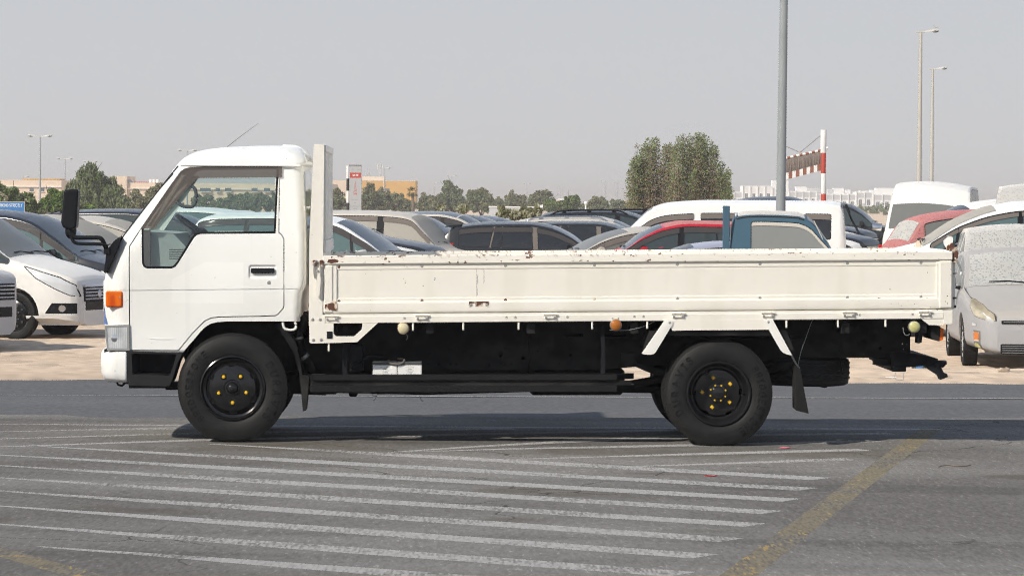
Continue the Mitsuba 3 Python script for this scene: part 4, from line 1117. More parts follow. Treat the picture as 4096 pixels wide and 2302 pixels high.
# fender over the rear wheel
fk = tp('rear_fender', prism(L([(2670, 1278), (3090, 1276), (3078, 1317), (2690, 1321)]), -.010, .004), 'mat_cream', 25, 'white fender panel over the rear wheel')
for q, lab in ((((2660, 1277), (2680, 1276), (2691, 1284), (2690, 1296), (2622, 1408), (2614, 1414), (2602, 1417), (2580, 1416), (2567, 1412)), 0), (((3057, 1284), (3070, 1275), (3092, 1276), (3170, 1420), (3148, 1416), (3132, 1408), (3122, 1396)), 1)):
    tp('guard_arm', [prism(L(q), -.022, -.006), prism(Polygon(L(q)).buffer(-.012), -.026, -.02)], 'mat_white_part', 25, parent=fk)
tp('arm_bolt', [mv(lathe([(.010, 0), (.009, -.006), (.0005, -.007)], 10), (lx(u_), -.022, lz(v_))) for u_, v_ in ((2679, 1289), (3075, 1287))], 'mat_steel', 25, parent=fk)
tp('flap_strap', tube([(lx(3160), .0, lz(1404)), (lx(3190), .06, lz(1455)), (lx(3208), .12, lz(1476))], .007, 6), 'mat_steel', True)
tp('rear_mud_flap', hull([(lx(u_), y, lz(v_)) for u_, v_ in ((3194, 1467), (3210, 1480)) for y in (.10, .40)] + [(lx(3196), .1, lz(1540)), (lx(3212), .1, lz(1540)), (lx(3190), .03, lz(1643)), (lx(3242), .05, lz(1656)), (lx(3196), .4, lz(1640)), (lx(3240), .4, lz(1650))]), 'mat_tread', 30, 'bent black mud flap behind the rear wheel')
# rear end: lamp, step bumper with hook
tp('tail_lamp_bracket', prism(L([(3690, 1300), (3706, 1300), (3702, 1372), (3688, 1376)]), .12, .3), 'mat_black', 30)
lk = tp('tail_lamp', hull([(lx(u_), y, lz(v_)) for u_, v_ in ((3736, 1306), (3776, 1306), (3772, 1368), (3738, 1358)) for y in (.10, .46)]), 'mat_black', 30, 'rear lamp box with an orange lens')
tp('lens', hull([(lx(u_), y, lz(v_)) for u_, v_ in ((3776, 1312), (3789, 1316), (3786, 1360), (3772, 1366)) for y in (.10, .22)]), 'mat_amber', 30, parent=lk)
tp('lens', hull([(lx(u_), y, lz(v_)) for u_, v_ in ((3776, 1312), (3789, 1316), (3786, 1360), (3772, 1366)) for y in (.23, .45)]), 'mat_lens_red', 30, parent=lk)
tp('lamp_wire', tube(bez([(lx(3712), .2, lz(1338)), (lx(3722), .2, lz(1346)), (lx(3728), .2, lz(1332)), (lx(3742), .2, lz(1340))], 12), .006, 6), 'mat_black', True)
rb = tp('step_bumper', [prism(L([(3600, 1420), (3660, 1420), (3660, 1498), (3600, 1490)]), .42, .48), box(lx(3604), lx(3660), .40, BW - .40, lz(1497), lz(1476), .004), prism(L([(3535, 1445), (3600, 1445), (3600, 1476), (3535, 1472)]), .50, .58)], 'mat_black', 30, 'black rear step bumper with a towing jaw')
tp('plate', hull([(lx(u_), y, lz(v_)) for u_, v_, y in ((3655, 1426, .45), (3700, 1424, .45), (3795, 1446, .45), (3655, 1482, .45), (3790, 1470, .45), (3655, 1422, 1.4), (3760, 1434, 1.4), (3655, 1470, 1.4), (3760, 1460, 1.4))]), 'mat_black', 30, parent=rb)
jaw = tube(bez([(lx(3774), .40, lz(1469)), (lx(3800), .40, lz(1458)), (lx(3818), .42, lz(1462)), (lx(3812), .46, lz(1476))], 14), .014, 8)
tp('jaw', [jaw, prism(L([(3738, 1478), (3776, 1470), (3800, 1474), (3812, 1500), (3826, 1506), (3830, 1518), (3800, 1530), (3792, 1512), (3780, 1505)]), .38, .50), hull([(lx(u_), y, lz(v_)) for u_, v_ in ((3774, 1466), (3822, 1452), (3824, 1466), (3784, 1480)) for y in (.36, .5)])], 'mat_plastic', 30, parent=rb)
# ---------------------------------------------------------------- parked vehicles
LOT = -0.34
# top: the middle-line profile from nose to tail (x back from the nose, z); belt: window sill line; hw: half width in plan; cowl/roof/back: profile x of the glass edges
KINDS = {
    'minivan': dict(top=[(0, .40), (.02, .72), (.10, .86), (.35, .96), (.80, 1.07), (1.0, 1.12), (1.45, 1.43), (1.95, 1.72), (2.35, 1.80), (3.1, 1.85), (4.1, 1.83), (4.45, 1.76), (4.60, 1.40), (4.68, 1.0), (4.70, .45)],
                    belt=[(0, .78), (.9, .98), (1.5, 1.06), (4.0, 1.12), (4.7, 1.14)], hw=[(0, .50), (.06, .64), (.2, .76), (.5, .84), (1.1, .86), (4.1, .86), (4.5, .82), (4.7, .70)], tumble=.20, ws=(1.02, 1.98), rg=(4.46, 4.62),
                    dlo=(.95, 4.45), pillars=[(1.62, 1.72, .06), (2.55, 2.52, .10), (3.60, 3.55, .10)], wheels=(.93, 3.70), wr=.325, seams=(1.35, 2.55, 3.6)),
    'suv': dict(top=[(0, .45), (.02, .80), (.10, .92), (.5, 1.00), (1.15, 1.08), (1.3, 1.12), (1.75, 1.42), (2.15, 1.60), (2.6, 1.67), (3.4, 1.66), (4.1, 1.58), (4.22, 1.52), (4.42, 1.20), (4.52, .95), (4.55, .5)],
                belt=[(0, .85), (1.2, 1.0), (2.0, 1.04), (3.6, 1.10), (4.55, 1.14)], hw=[(0, .55), (.06, .68), (.2, .80), (.5, .88), (1.1, .90), (3.9, .90), (4.35, .86), (4.55, .74)], tumble=.24, ws=(1.32, 2.12), rg=(4.20, 4.42),
                dlo=(1.32, 4.02), pillars=[(2.42, 2.46, .13), (3.40, 3.28, .06), (3.15, 3.12, .03)], wheels=(.90, 3.55), wr=.36, seams=(1.45, 2.45, 3.45)),
    'hatch': dict(top=[(0, .40), (.02, .62), (.12, .74), (.5, .90), (.95, 1.00), (1.05, 1.02), (1.6, 1.29), (2.1, 1.44), (2.5, 1.49), (3.2, 1.45), (3.8, 1.33), (4.15, 1.12), (4.30, .96), (4.43, .80), (4.46, .45)],
                  belt=[(0, .68), (.9, .92), (1.8, .97), (3.5, 1.03), (4.46, 1.02)], hw=[(0, .48), (.05, .62), (.2, .75), (.5, .84), (1.0, .87), (3.7, .87), (4.2, .82), (4.46, .70)], tumble=.26, ws=(1.06, 2.10), rg=(3.60, 4.22),
                  dlo=(1.05, 3.95), pillars=[(1.52, 1.60, .05), (2.42, 2.40, .09), (3.35, 3.25, .06)], wheels=(.92, 3.62), wr=.315, seams=(1.35, 2.42, 3.4)),
    'sedan': dict(top=[(0, .40), (.02, .62), (.12, .74), (.5, .84), (1.3, .94), (1.4, .97), (1.95, 1.26), (2.35, 1.40), (2.8, 1.45), (3.4, 1.40), (3.75, 1.28), (4.10, 1.06), (4.2, 1.03), (4.65, 1.0), (4.72, .85), (4.75, .45)],
                  belt=[(0, .68), (1.3, .90), (3.0, .95), (4.75, .98)], hw=[(0, .50), (.05, .64), (.2, .76), (.5, .85), (1.1, .88), (4.0, .87), (4.5, .82), (4.75, .68)], tumble=.28, ws=(1.42, 2.33), rg=(3.72, 4.10),
                  dlo=(1.42, 3.85), pillars=[(2.60, 2.58, .06), (3.45, 3.35, .05)], wheels=(.92, 3.70), wr=.32, seams=(1.5, 2.6, 3.5)),
    'van': dict(top=[(0, .45), (.02, .85), (.08, 1.02), (.22, 1.14), (.32, 1.20), (.62, 1.52), (.98, 1.84), (1.30, 1.93), (2.2, 1.98), (4.3, 1.98), (4.60, 1.94), (4.67, 1.60), (4.70, 1.1), (4.72, .45)],
                belt=[(0, .95), (.4, 1.12), (1.0, 1.18), (4.72, 1.20)], hw=[(0, .60), (.05, .70), (.15, .78), (.4, .84), (.9, .86), (4.3, .86), (4.6, .84), (4.72, .76)], tumble=.13, ws=(.34, 1.0), rg=(4.61, 4.685),
                dlo=(.42, 4.42), pillars=[(1.86, 1.86, .18), (3.37, 3.37, 1.24)], wheels=(.95, 3.55), wr=.33, seams=(.62, 1.86, 2.95), wm=.20),
    'boxvan': dict(top=[(0, .45), (.02, .80), (.12, .95), (.45, 1.02), (.70, 1.08), (.80, 1.14), (1.15, 1.52), (1.42, 1.78), (1.75, 1.84), (2.4, 1.87), (4.0, 1.85), (4.25, 1.80), (4.35, 1.4), (4.40, 1.0), (4.42, .45)],
                   belt=[(0, .82), (.8, 1.05), (4.42, 1.12)], hw=[(0, .56), (.05, .68), (.2, .78), (.5, .84), (1.0, .85), (4.0, .85), (4.3, .82), (4.42, .74)], tumble=.14, ws=(.82, 1.44), rg=(4.26, 4.36),
                   dlo=(.86, 4.2), pillars=[(2.05, 2.05, .16), (3.2, 3.2, .16)], wheels=(.85, 3.3), wr=.31, seams=(1.0, 2.05, 3.2)),
    'highvan': dict(top=[(0, .45), (.02, .90), (.10, 1.10), (.22, 1.26), (.30, 1.36), (.50, 1.60), (.74, 1.88), (.86, 2.02), (1.10, 2.19), (1.5, 2.27), (2.2, 2.29), (4.4, 2.28), (4.66, 2.2), (4.74, 1.7), (4.80, 1.1), (4.82, .45)],
                    belt=[(0, 1.02), (.4, 1.28), (4.82, 1.30)], hw=[(0, .68), (.05, .78), (.15, .86), (.4, .92), (.9, .94), (4.3, .94), (4.7, .92), (4.82, .82)], tumble=.14, ws=(.31, .74), rg=(4.67, 4.76),
                    dlo=(.42, 4.5), pillars=[(.9, 1.0, .10), (1.75, 1.75, .12), (3.0, 3.0, .12)], wheels=(1.0, 3.6), wr=.33, seams=(.7, 1.7, 3.0)),
}
KINDS['steep_hatch'] = {**KINDS['hatch'], 'top': [(0, .40), (.02, .62), (.12, .74), (.5, .90), (.95, 1.00), (1.05, 1.02), (1.6, 1.29), (2.1, 1.44), (2.5, 1.49), (3.2, 1.47), (3.75, 1.41), (3.98, 1.35), (4.20, 1.10), (4.32, .97), (4.43, .80), (4.46, .45)], 'rg': (4.0, 4.24)}
KINDS['low_suv'] = {**KINDS['suv'], 'top': [(x, z if z < 1.12 else 1.12 + (z - 1.12) * .5) for x, z in KINDS['suv']['top']]}
CAR_NO = [0]


def car(name, label, kind, u, d, yaw, at, paint, roof=None, sz=None, pane='mat_pane', glass=None, group=None, cat='car', visor=None, rails=None, tilt=0, front=None, ground=LOT, wheelmat='mat_steel', lamp='mat_lens_clear',
        stretch=1.0, pillar=None, mirror=None, extra=None, vis=.10, hlp=None, roof_mat=None, tail=None, simple=False):
    K = KINDS[kind]
    glass = glass or pane
    top = np.array(K['top'], float); top[:, 0] *= stretch
    Lc = top[-1, 0]; H = top[:, 1].max()
    belt, hwp = np.array(K['belt'], float), np.array(K['hw'], float)
    belt[:, 0] *= stretch; hwp[:, 0] *= stretch
    wsx, rgx = [np.array(K[q]) * stretch for q in ('ws', 'rg')]
    s0 = np.r_[0, np.cumsum(np.hypot(*np.diff(top, axis=0).T))]
    prof = PchipInterpolator(s0, top)
    ss = np.unique(np.r_[np.linspace(0, s0[-1], 64), s0, np.linspace(0, .5, 8)])
    pts = prof(ss)
    pts[:, 0] = np.maximum.accumulate(pts[:, 0] + np.arange(len(pts)) * 1e-6)
    hwf = PchipInterpolator(hwp[:, 0], hwp[:, 1])
    ztf = lambda x: np.interp(x, pts[:, 0], pts[:, 1])
    tum, zbot = K['tumble'], .24

    def sect(x, zt):
        hw = float(hwf(x)); zb = min(float(np.interp(x, belt[:, 0], belt[:, 1])), zt - .025)
        crown = .035 + .035 * min(1, max(0, (zt - zb) / .5))
        zr = max(zb + .004, zt - crown)
        hb = hw * .97
        hr = hb - tum * (zr - zb) - .010
        return hw, zb, zr, hb, hr, zt

    def ring(x, zt):
        hw, zb, zr, hb, hr, zt = sect(x, zt)
        low = min(zbot - .05 * max(0, 1 - x / .3) + .12 * max(0, 1 - (Lc - x) / .3), zb - .05)
        zm = low + (zb - low) * .55
        h = [(0, low), (hw * .80, low), (hw * .96, low + .05), (hw * .995, low + .16 * (zb - low) + .03), (hw, zm), (hw * .993, zb - .25 * (zb - zm)), (hb, zb), (hb - .012, zb + .25 * (zr - zb)), (hr + .10 * tum * (zr - zb), zr - .06 * (zr - zb)),
             (hr, zr)]
        for t in (.92, .78, .55, .28, 0): h.append((hr * t, zr + (zt - zr) * (1 - t * t)))
        h = np.array(h)
        return np.vstack([h, (h * [-1, 1])[1:-1][::-1]])

    rings = [np.c_[np.full(28, p[0]), ring(*p)] for p in pts]
    RR_ = np.array([r_[1:10, 1:] for r_ in rings])
    n, k = 28, len(rings)
    V = np.vstack(rings + [rings[0].mean(0)[None], rings[-1].mean(0)[None]])
    i, j = np.meshgrid(np.arange(k - 1), np.arange(n), indexing='ij')
    a = (j + 1) % n
    F = np.vstack([np.stack([i * n + j, i * n + a, (i + 1) * n + a], -1).reshape(-1, 3), np.stack([i * n + j, (i + 1) * n + a, (i + 1) * n + j], -1).reshape(-1, 3)])
    jj = np.arange(n); aa = (jj + 1) % n
    F = np.vstack([F, np.stack([np.full(n, k * n), aa, jj], 1), np.stack([np.full(n, k * n + 1), (k - 1) * n + jj, (k - 1) * n + aa], 1)])
    body = trimesh.Trimesh(V, F, process=False)
    if body.volume < 0: body.invert()
    wr = K['wr']; wx = [w * stretch for w in K['wheels']]
    mb = mani(body)
    for w in wx:
        for sg in (-1, 1):
            y0 = .56 if sg > 0 else -1.2
            mb = mb - m3.Manifold.cylinder(.64, wr * 1.16, wr * 1.16, 28).rotate([-90, 0, 0]).translate([w, y0, wr])
    # where it stands
    al = math.radians(yaw)
    ex = np.array([-math.cos(al), math.sin(al), 0]); ey = np.array([-ex[1], ex[0], 0]); ez = np.array([0, 0, 1.0])
    if tilt:
        t = math.radians(tilt); ey, ez = ey * math.cos(t) + ez * math.sin(t), ez * math.cos(t) - ey * math.sin(t)
    q = P(u, 1000, d)
    org = np.array([q[0], d, ground]) - ex * at[0] - ey * at[1]
    if sz is None: sz = (P(u, roof, d)[2] - ground) / H if roof else 1.0
    CAR_NO[0] += 1
    car.log.append((name, round(sz, 2)))

    def W(mesh):
        mesh = tm(mesh).copy(); v = np.asarray(mesh.vertices)
        f_ = np.linalg.det(np.stack([ex, ey, ez]))
        mesh.vertices = org + v[:, :1] * ex + v[:, 1:2] * ey + v[:, 2:] * sz * ez
        return mesh

    key = thing(name, label, cat, group)
    pp = lambda nm, mesh, mat, smooth=38, label=None, parent=None: add(parent or key, nm, mesh, mat, smooth, label, None, W)
    pp('body', mb, paint, 38)

    def syz(x, z):
        """Half width of the body at (x, z)."""
        x, z = np.asarray(x, float), np.asarray(z, float)
        xc = np.clip(x, 0, Lc - 1e-6)
        i_ = np.clip(np.searchsorted(pts[:, 0], xc, side='right') - 1, 0, len(pts) - 2)
        t_ = (xc - pts[i_, 0]) / np.maximum(pts[i_ + 1, 0] - pts[i_, 0], 1e-6)
        h = RR_[i_] * (1 - t_)[:, None, None] + RR_[i_ + 1] * t_[:, None, None]
        zc, yc = np.maximum.accumulate(h[:, :, 1] + np.arange(9) * 1e-5, axis=1), h[:, :, 0]
        j_ = np.clip((zc <= z[:, None]).sum(1) - 1, 0, 7)
        r_ = np.arange(len(x))
        w_ = np.clip((z - zc[r_, j_]) / np.maximum(zc[r_, j_ + 1] - zc[r_, j_], 1e-9), 0, 1)
        return yc[r_, j_] * (1 - w_) + yc[r_, j_ + 1] * w_

    def on(poly, off, sg, size=.16, thick=0):
        poly = poly if hasattr(poly, 'geom_type') else Polygon(poly).buffer(0)
        ms = []
        for g in getattr(poly, 'geoms', [poly]):
            if g.geom_type != 'Polygon' or g.area < 2e-4: continue
            v, f = poly_tri(g, size)
            ms.append(trimesh.Trimesh(np.c_[v[:, 0], sg * (syz(v[:, 0], v[:, 1]) + off), v[:, 1]], f, process=False))
        return ms

    # side windows
    xs_ = np.linspace(K['dlo'][0] * stretch, K['dlo'][1] * stretch, 40)
    lo, hi = [], []
    for x in xs_:
        hw, zb, zr, hb, hr, zt = sect(x, float(ztf(x)))
        lo.append((x, zb + .025)); hi.append((x, max(zr - K.get('wm', .055) * min(1, max(0.25, (zr - zb) / .5)), zb + .026)))
    D = Polygon(lo + hi[::-1]).buffer(0)
    D = D.buffer(-.03).buffer(.03)
    x_lo, x_hi = K['dlo'][0] * stretch, K['dlo'][1] * stretch
    zmin, zmax = D.bounds[1] - .05, D.bounds[3] + .05
    wins = D
    for xb, xt, w in K['pillars']:
        xb, xt = xb * stretch, xt * stretch
        wins = wins.difference(Polygon([(xb - w / 2, zmin), (xb + w / 2, zmin), (xt + w / 2, zmax), (xt - w / 2, zmax)]))
    wins = wins.buffer(-.012).buffer(.012)
    parts = sorted([g for g in getattr(wins, 'geoms', [wins]) if g.area > .004], key=lambda g: g.bounds[0])
    vb = D.difference(shapely.affinity.translate(D, 0, -vis)).difference(Polygon([(0, 0), (x_lo + .12, 0), (x_lo + .12, 3), (0, 3)])).intersection(wins.buffer(.022)) if visor else None
    for sg in (1, -1):
        pp('window_seal', on(wins.buffer(.014).difference(wins) if pillar else D.buffer(.014).difference(wins), .002, sg), pillar if pillar and 'dust' in pillar else 'mat_plastic', True)
        if pillar: pp('window_pillar', on(D.buffer(.014).difference(wins.buffer(.014)), .0025, sg), pillar, True)
        for g in parts: pp('window', on(g, .003, sg), pane, True)
        if visor:
            for g in getattr(vb, 'geoms', [vb]):
                if g.area > .01: pp('window_visor', on(g, .022, sg), visor, True)
        if not simple:
            for x in K['seams']:
                x *= stretch
                zb = float(np.interp(x, belt[:, 0], belt[:, 1]))
                pp('door_seam', on([(x - .004, .34), (x + .004, .34), (x + .004, zb), (x - .004, zb)], .001, sg, .2), 'mat_ink', True)
            for x in K['seams'][1:]:
                x = x * stretch - .10
                zb = float(np.interp(x, belt[:, 0], belt[:, 1])) - .10
                yv = float(syz([x], [zb])[0])
                pp('door_handle', box(x - .09, x + .09, sg * yv - .012, sg * yv + .028 if sg > 0 else sg * yv + .012, zb - .015, zb + .015, .006) if sg > 0 else box(x - .09, x + .09, sg * yv - .028, sg * yv + .012, zb - .015, zb + .015, .006), paint, 30)
        # lamps wrapping round the corners
        zf = float(np.interp(0, belt[:, 0], belt[:, 1]))
        hl = [(.06, zf - .10), (.12, zf - .015), (.30, zf + .035), (.62, zf + .085), (.50, zf - .005), (.24, zf - .11)] if kind != 'van' and kind != 'highvan' else [(.02, .72), (.02, .92), (.30, .95), (.26, .72)]
        hl = hlp or hl
        hk = pp('headlight', on(hl, .004, sg, .05), lamp, True)
        pp('lamp_rim', on(Polygon(hl).buffer(.012 if lamp != 'mat_lens_old' else .005).difference(Polygon(hl)), .003, sg, .08), 'mat_plastic' if lamp != 'mat_lens_old' else 'mat_dark_line', True, parent=hk)
        zt_ = float(np.interp(Lc, belt[:, 0], belt[:, 1]))
        tl = tail or [(Lc - .34, zt_ - .03), (Lc - .05, zt_ - .10), (Lc - .02, zt_ - .26), (Lc - .12, zt_ - .26)]
        pp('tail_light', on(tl, .005, sg, .05), 'mat_lens_red', True)
        # mirror
        xm = (wsx[0] + .38 * (1 if kind not in ('van', 'highvan') else .35)); zm = float(np.interp(xm, belt[:, 0], belt[:, 1])) + .085
        ym = float(syz([xm], [zm - .06])[0])
        mo = hull([(xm + dx, sg * (ym + dy), zm + dz) for dx, dy, dz in ((-.05, .06, -.06), (-.07, .10, .02), (-.02, .07, .075), (-.02, .26, .06), (-.07, .24, -.02), (-.03, .25, -.06), (.05, .07, -.065), (.06, .06, .07), (.06, .27, .055), (.055, .265, -.055))])
        mk_ = pp('mirror', mo, mirror or paint, 50)
        pp('stalk', hull([(xm + dx, sg * (ym + dy), zm - .07 + dz) for dx in (-.03, .03) for dy, dz in ((-.03, -.03), (-.03, .03), (.12, .015), (.12, .035))]), 'mat_plastic', 30, parent=mk_)
        # wheels
        for w in wx:
            yo = float(hwf(w)) - .02
            ty = lathe([(wr * .64, yo - .19), (wr * .97, yo - .18), (wr, yo - .15), (wr, yo - .04), (wr * .97, yo - .008), (wr * .85, yo + .004), (wr * .66, yo - .012), (wr * .64, yo - .03)], 36)
            ty.vertices = ty.vertices * [1, sg, 1] + [w, 0, wr]
            wk = pp('wheel', ty, 'mat_rubber', 40)
            ri = lathe([(wr * .655, yo - .012), (wr * .60, yo - .03), (wr * .52, yo - .02), (wr * .35, yo - .006), (wr * .18, yo - .012), (wr * .14, yo - .02), (.0005, yo - .02)], 36)
            ri.vertices = ri.vertices * [1, sg, 1] + [w, 0, wr]
            pp('rim', ri, wheelmat, 40, parent=wk)
            hol = [mv(cyl((0, sg * (yo - .016), 0), (0, sg * (yo - .002), 0), wr * .055, 8), (w + wr * .44 * math.cos(g_), 0, wr + wr * .44 * math.sin(g_))) for g_ in np.arange(10) * math.pi / 5]
            pp('vent_hole', hol, 'mat_ink', 30, parent=wk)
            pp('nut', [ball((w + wr * .22 * math.cos(g_), sg * (yo - .004), wr + wr * .22 * math.sin(g_)), .008, 1) for g_ in np.arange(5) * math.pi * .4], 'mat_steel', 30, parent=wk)
    # glass front and back
    for nm, (x0, x1), fr in (('windscreen', wsx, .93), ('rear_window', rgx, .84)):
        sa, sb = [float(np.interp(x, pts[:, 0], ss)) for x in (x0, x1)]
        g = []
        S_ = np.linspace(sa + .02, sb - .02, 10)
        for s in S_:
            x, zt = prof(s); tx, tz = prof(s, 1)
            nl = math.hypot(tx, tz); nx, nz = -tz / nl, tx / nl
            hw, zb, zr, hb, hr, zt = sect(x, float(zt))
            for t in np.linspace(-fr, fr, 13): g.append((x + nx * .005, hr * t, zr + (zt - zr) * (1 - t * t) + nz * .005))
        gi = np.arange(130).reshape(10, 13)
        pp(nm, (g, np.stack([gi[:-1, :-1], gi[:-1, 1:], gi[1:, 1:], gi[1:, :-1]], -1).reshape(-1, 4)), glass, True)
        if nm == 'windscreen' and not simple:
            x, zt = prof(sa + .05)
            pp('wiper', [tube([(x - .02, y0, zt + .012), (x + .05, y0 + .30, zt + .035), (x + .03, y0 + .55, zt + .025)], .008, 5) for y0 in (-.62, -.05)], 'mat_plastic', True)
    # nose: grille with bars, number plate holder, lower intake
    if front is None:
        hw0 = float(hwf(0)); z1 = float(top[1, 1])
        fw = hw0 * .98
        gk = pp('grille', box(-.012, .03, -fw, fw, z1 - .20, z1 - .005, .008), 'mat_plastic', 30)
        for b in range(4):
            pp('bar', box(-.022, .01, -fw * .97, fw * .97, z1 - .175 + b * .045, z1 - .160 + b * .045, .004), 'mat_chrome', 30, parent=gk)
        pp('badge', mv(lathe([(.055, .0), (.05, -.012), (.04, -.012), (.036, -.004), (.0005, -.004)], 20).apply_transform(trimesh.transformations.rotation_matrix(-math.pi / 2, [0, 0, 1])), (-.02, 0, z1 - .10)), 'mat_chrome', 30, parent=gk)
        pp('lower_grille', box(-.010, .03, -fw * .9, fw * .9, .40, .52, .01), 'mat_plastic', 30)
    if rails:
        for sg in (1, -1):
            x0, x1 = wsx[1] + .10, rgx[0] - .25
            pr = []
            for x in np.linspace(x0, x1, 9):
                hw, zb, zr, hb, hr, zt = sect(x, float(ztf(x)))
                up = .055 if x0 < x < x1 else -.005
                pr.append((x, sg * (hr - .02), zr + up))
            rk = pp('roof_rail', tube(bez(pr, 30), .019, 8), rails, True)
            for x in np.linspace(x0 + .35, x1 - .35, 3):
                hw, zb, zr, hb, hr, zt = sect(x, float(ztf(x)))
                pp('foot', box(x - .05, x + .05, sg * (hr - .02) - .012, sg * (hr - .02) + .012, zr - .02, zr + .055, .004), rails, 30, parent=rk)
    if roof_mat:
        g = []
        X_ = np.linspace(wsx[1] + .02, rgx[0] - .05, 24)
        for x in X_:
            hw, zb, zr, hb, hr, zt = sect(x, float(ztf(x)))
            for t in np.linspace(-.97, .97, 13): g.append((x, hr * t, zr + (zt - zr) * (1 - t * t) + .003))
        gi = np.arange(24 * 13).reshape(24, 13)
        pp('roof_panel', (g, np.stack([gi[:-1, :-1], gi[:-1, 1:], gi[1:, 1:], gi[1:, :-1]], -1).reshape(-1, 4)), roof_mat, True)
    if extra: extra(pp, on, dict(hwf=hwf, syz=syz, ztf=ztf, L=Lc, sect=sect, prof=prof, wsx=wsx, rgx=rgx, fw=float(hwf(0)), z1=float(top[1, 1])))
    return key


car.log = []


def noah_front(pp, on, q):
    for sg in (1, -1):
        pp('fog_lamp', on([(.05, .36), (.05, .50), (.36, .50), (.46, .36)], .004, sg, .05), 'mat_plastic', True)
        pp('fog_ring', on(Point(.22, .43).buffer(.045), .010, sg, .05), 'mat_chrome', True)
        pp('lip', on([(.04, .33), (.75, .33), (.75, .20), (.04, .20)], .012, sg, .08), 'mat_paint_pearl', True)
    pp('hood_edge', box(-.026, .02, -q['fw'], q['fw'], q['z1'] - .005, q['z1'] + .03, .008), 'mat_chrome', 30)


def prius_front(pp, on, q):
    pp('hood_seam', [on([(1.02, 1.0), (1.03, 1.03), (.5, .905), (.34, .872), (.33, .862), (.49, .893)], .004, sg, .08) for sg in (1, -1)][0], 'mat_dark_line', True)
    for sg in (1, -1):
        pp('fog_unit', on([(.10, .20), (.10, .47), (.215, .48), (.215, .20)], .006, sg, .05), 'mat_dust_pane', True)
        pp('fog_indicator', on([(.112, .345), (.112, .455), (.203, .46), (.203, .345)], .012, sg, .05), 'mat_amber_lens', True, label='orange and clear indicator above the fog lamp')
        pp('fog_glass', on(Point(.158, .270).buffer(.052), .014, sg, .05), 'mat_lens_green', True)
        pp('washer', on([(.16, .53), (.16, .56), (.24, .565), (.24, .535)], .01, sg, .05), 'mat_paint_silver', True)
    gk = pp('upper_grille', box(-.012, .02, -q['fw'] * .9, q['fw'] * .9, .565, .605, .006), 'mat_plastic', 30)
    pp('bar', box(-.018, .01, -q['fw'] * .85, q['fw'] * .85, .582, .590, .002), 'mat_steel', 30, parent=gk)
    lg = pp('lower_grille', box(-.014, .02, -q['fw'] * .92, q['fw'] * .92, .19, .315, .012), 'mat_plastic', 30)
    for b in range(4):
        pp('lower_bar', box(-.018, .02, -q['fw'] * .88, q['fw'] * .88, .205 + b * .028, .213 + b * .028, .002), 'mat_steel', 30, parent=lg)


def van_rear(pp, on, q):
    L_ = q['L']
    pp('rear_wiper', tube([(L_ + .01, -.1, 1.82), (L_ + .10, -.35, 1.62), (L_ + .26, -.55, 1.35)], .022, 6), 'mat_plastic', True)
    pp('wiper_arm', tube([(L_ - .02, -.05, 1.90), (L_ + .05, -.2, 1.75)], .03, 6), 'mat_plastic', True)


def rack(pp, on, q):
    x0, x1 = q['wsx'][1] + .3, q['rgx'][0] - .3
    for x in (x0 + .3, x1 - .5):
        hw, zb, zr, hb, hr, zt = q['sect'](x, float(q['ztf'](x)))
        pp('cross_bar', box(x - .03, x + .03, -hr + .03, hr - .03, zt + .045, zt + .065, .006), 'mat_plastic', 30)


def rav_rear(pp, on, q):
    L_ = q['L']
    for sg in (1, -1):
        pp('tail_lens', on([(L_ - .36, 1.175), (L_ - .14, 1.17), (L_ - .05, 1.0), (L_ - .22, .99)], .012, sg, .05), 'mat_battery', True, label='clear white tail light framed in red')
    pp('spoiler', hull([(x, y, z) for x, z in ((L_ - .55, 1.60), (L_ - .24, 1.565), (L_ - .20, 1.535), (L_ - .50, 1.54)) for y in (-.60, .60)]), 'mat_paint_jet', 30)


R = 'cars parked on the sand lot behind the truck'
# left of the cab
car('parked_suv', 'silver off-roader with chrome bumper cut off by the left edge', 'suv', -34, 47.5, 26, (0, 0), 'mat_paint_silver', sz=1.12, lamp='mat_lens_clear')
car('parked_minivan', 'white minivan with black steel wheels standing in front of the dark minivan at the left', 'minivan', 56, 51.5, 17, (.93, .86), 'mat_paint_pearl', sz=1.06, wheelmat='mat_gloss_black', hlp=[(.03, .60), (.07, .74), (.26, .84), (.78, .985), (.60, .84), (.30, .69), (.12, .61)], glass='mat_dust_pane', extra=noah_front, cat='minivan')
car('parked_minivan', 'black minivan with large windscreen behind the white minivan at the left', 'minivan', 312, 58, 15, (1.0, .86), 'mat_paint_navy', roof=836, pane='mat_pane_teal', glass='mat_pane_sky', visor='mat_trim_smoke', mirror='mat_gloss_black', cat='minivan')
car('parked_suv', 'dusty beige off-roader with grey roof rails left of the truck mirror', 'suv', 300, 63, 14, (2.15, .0), 'mat_paint_beige', roof=858, glass='mat_dust_tan', pane='mat_dust_tan', rails='mat_trim_taupe')
car('parked_car', 'dusty cream car between the truck mirror and its windscreen', 'hatch', 420, 66, 12, (2.4, .0), 'mat_paint_champagne', roof=862, pane='mat_dust_tan', stretch=1.05)
car('parked_suv', 'black off-roader with a black roof rack behind the truck mirror', 'suv', 500, 90, 8, (2.6, .0), 'mat_paint_jet', roof=838, rails='mat_plastic', extra=rack, stretch=1.1)
car('parked_minivan', 'black minivan seen through the cab window, nearest of the cars there', 'minivan', 925, 72, 14, (1.0, .0), 'mat_paint_navy', roof=838, glass='mat_pane_sky', cat='minivan')
car('parked_minivan', 'white minivan seen through the cab window, behind a black one', 'minivan', 990, 79, 12, (1.98, .0), 'mat_paint_white', roof=829, pane='mat_pane_teal', glass='mat_pane_sky', cat='minivan')
car('parked_car', 'white car seen low through the rear edge of the cab window', 'hatch', 1150, 85, 10, (1.4, .0), 'mat_paint_white', roof=842)
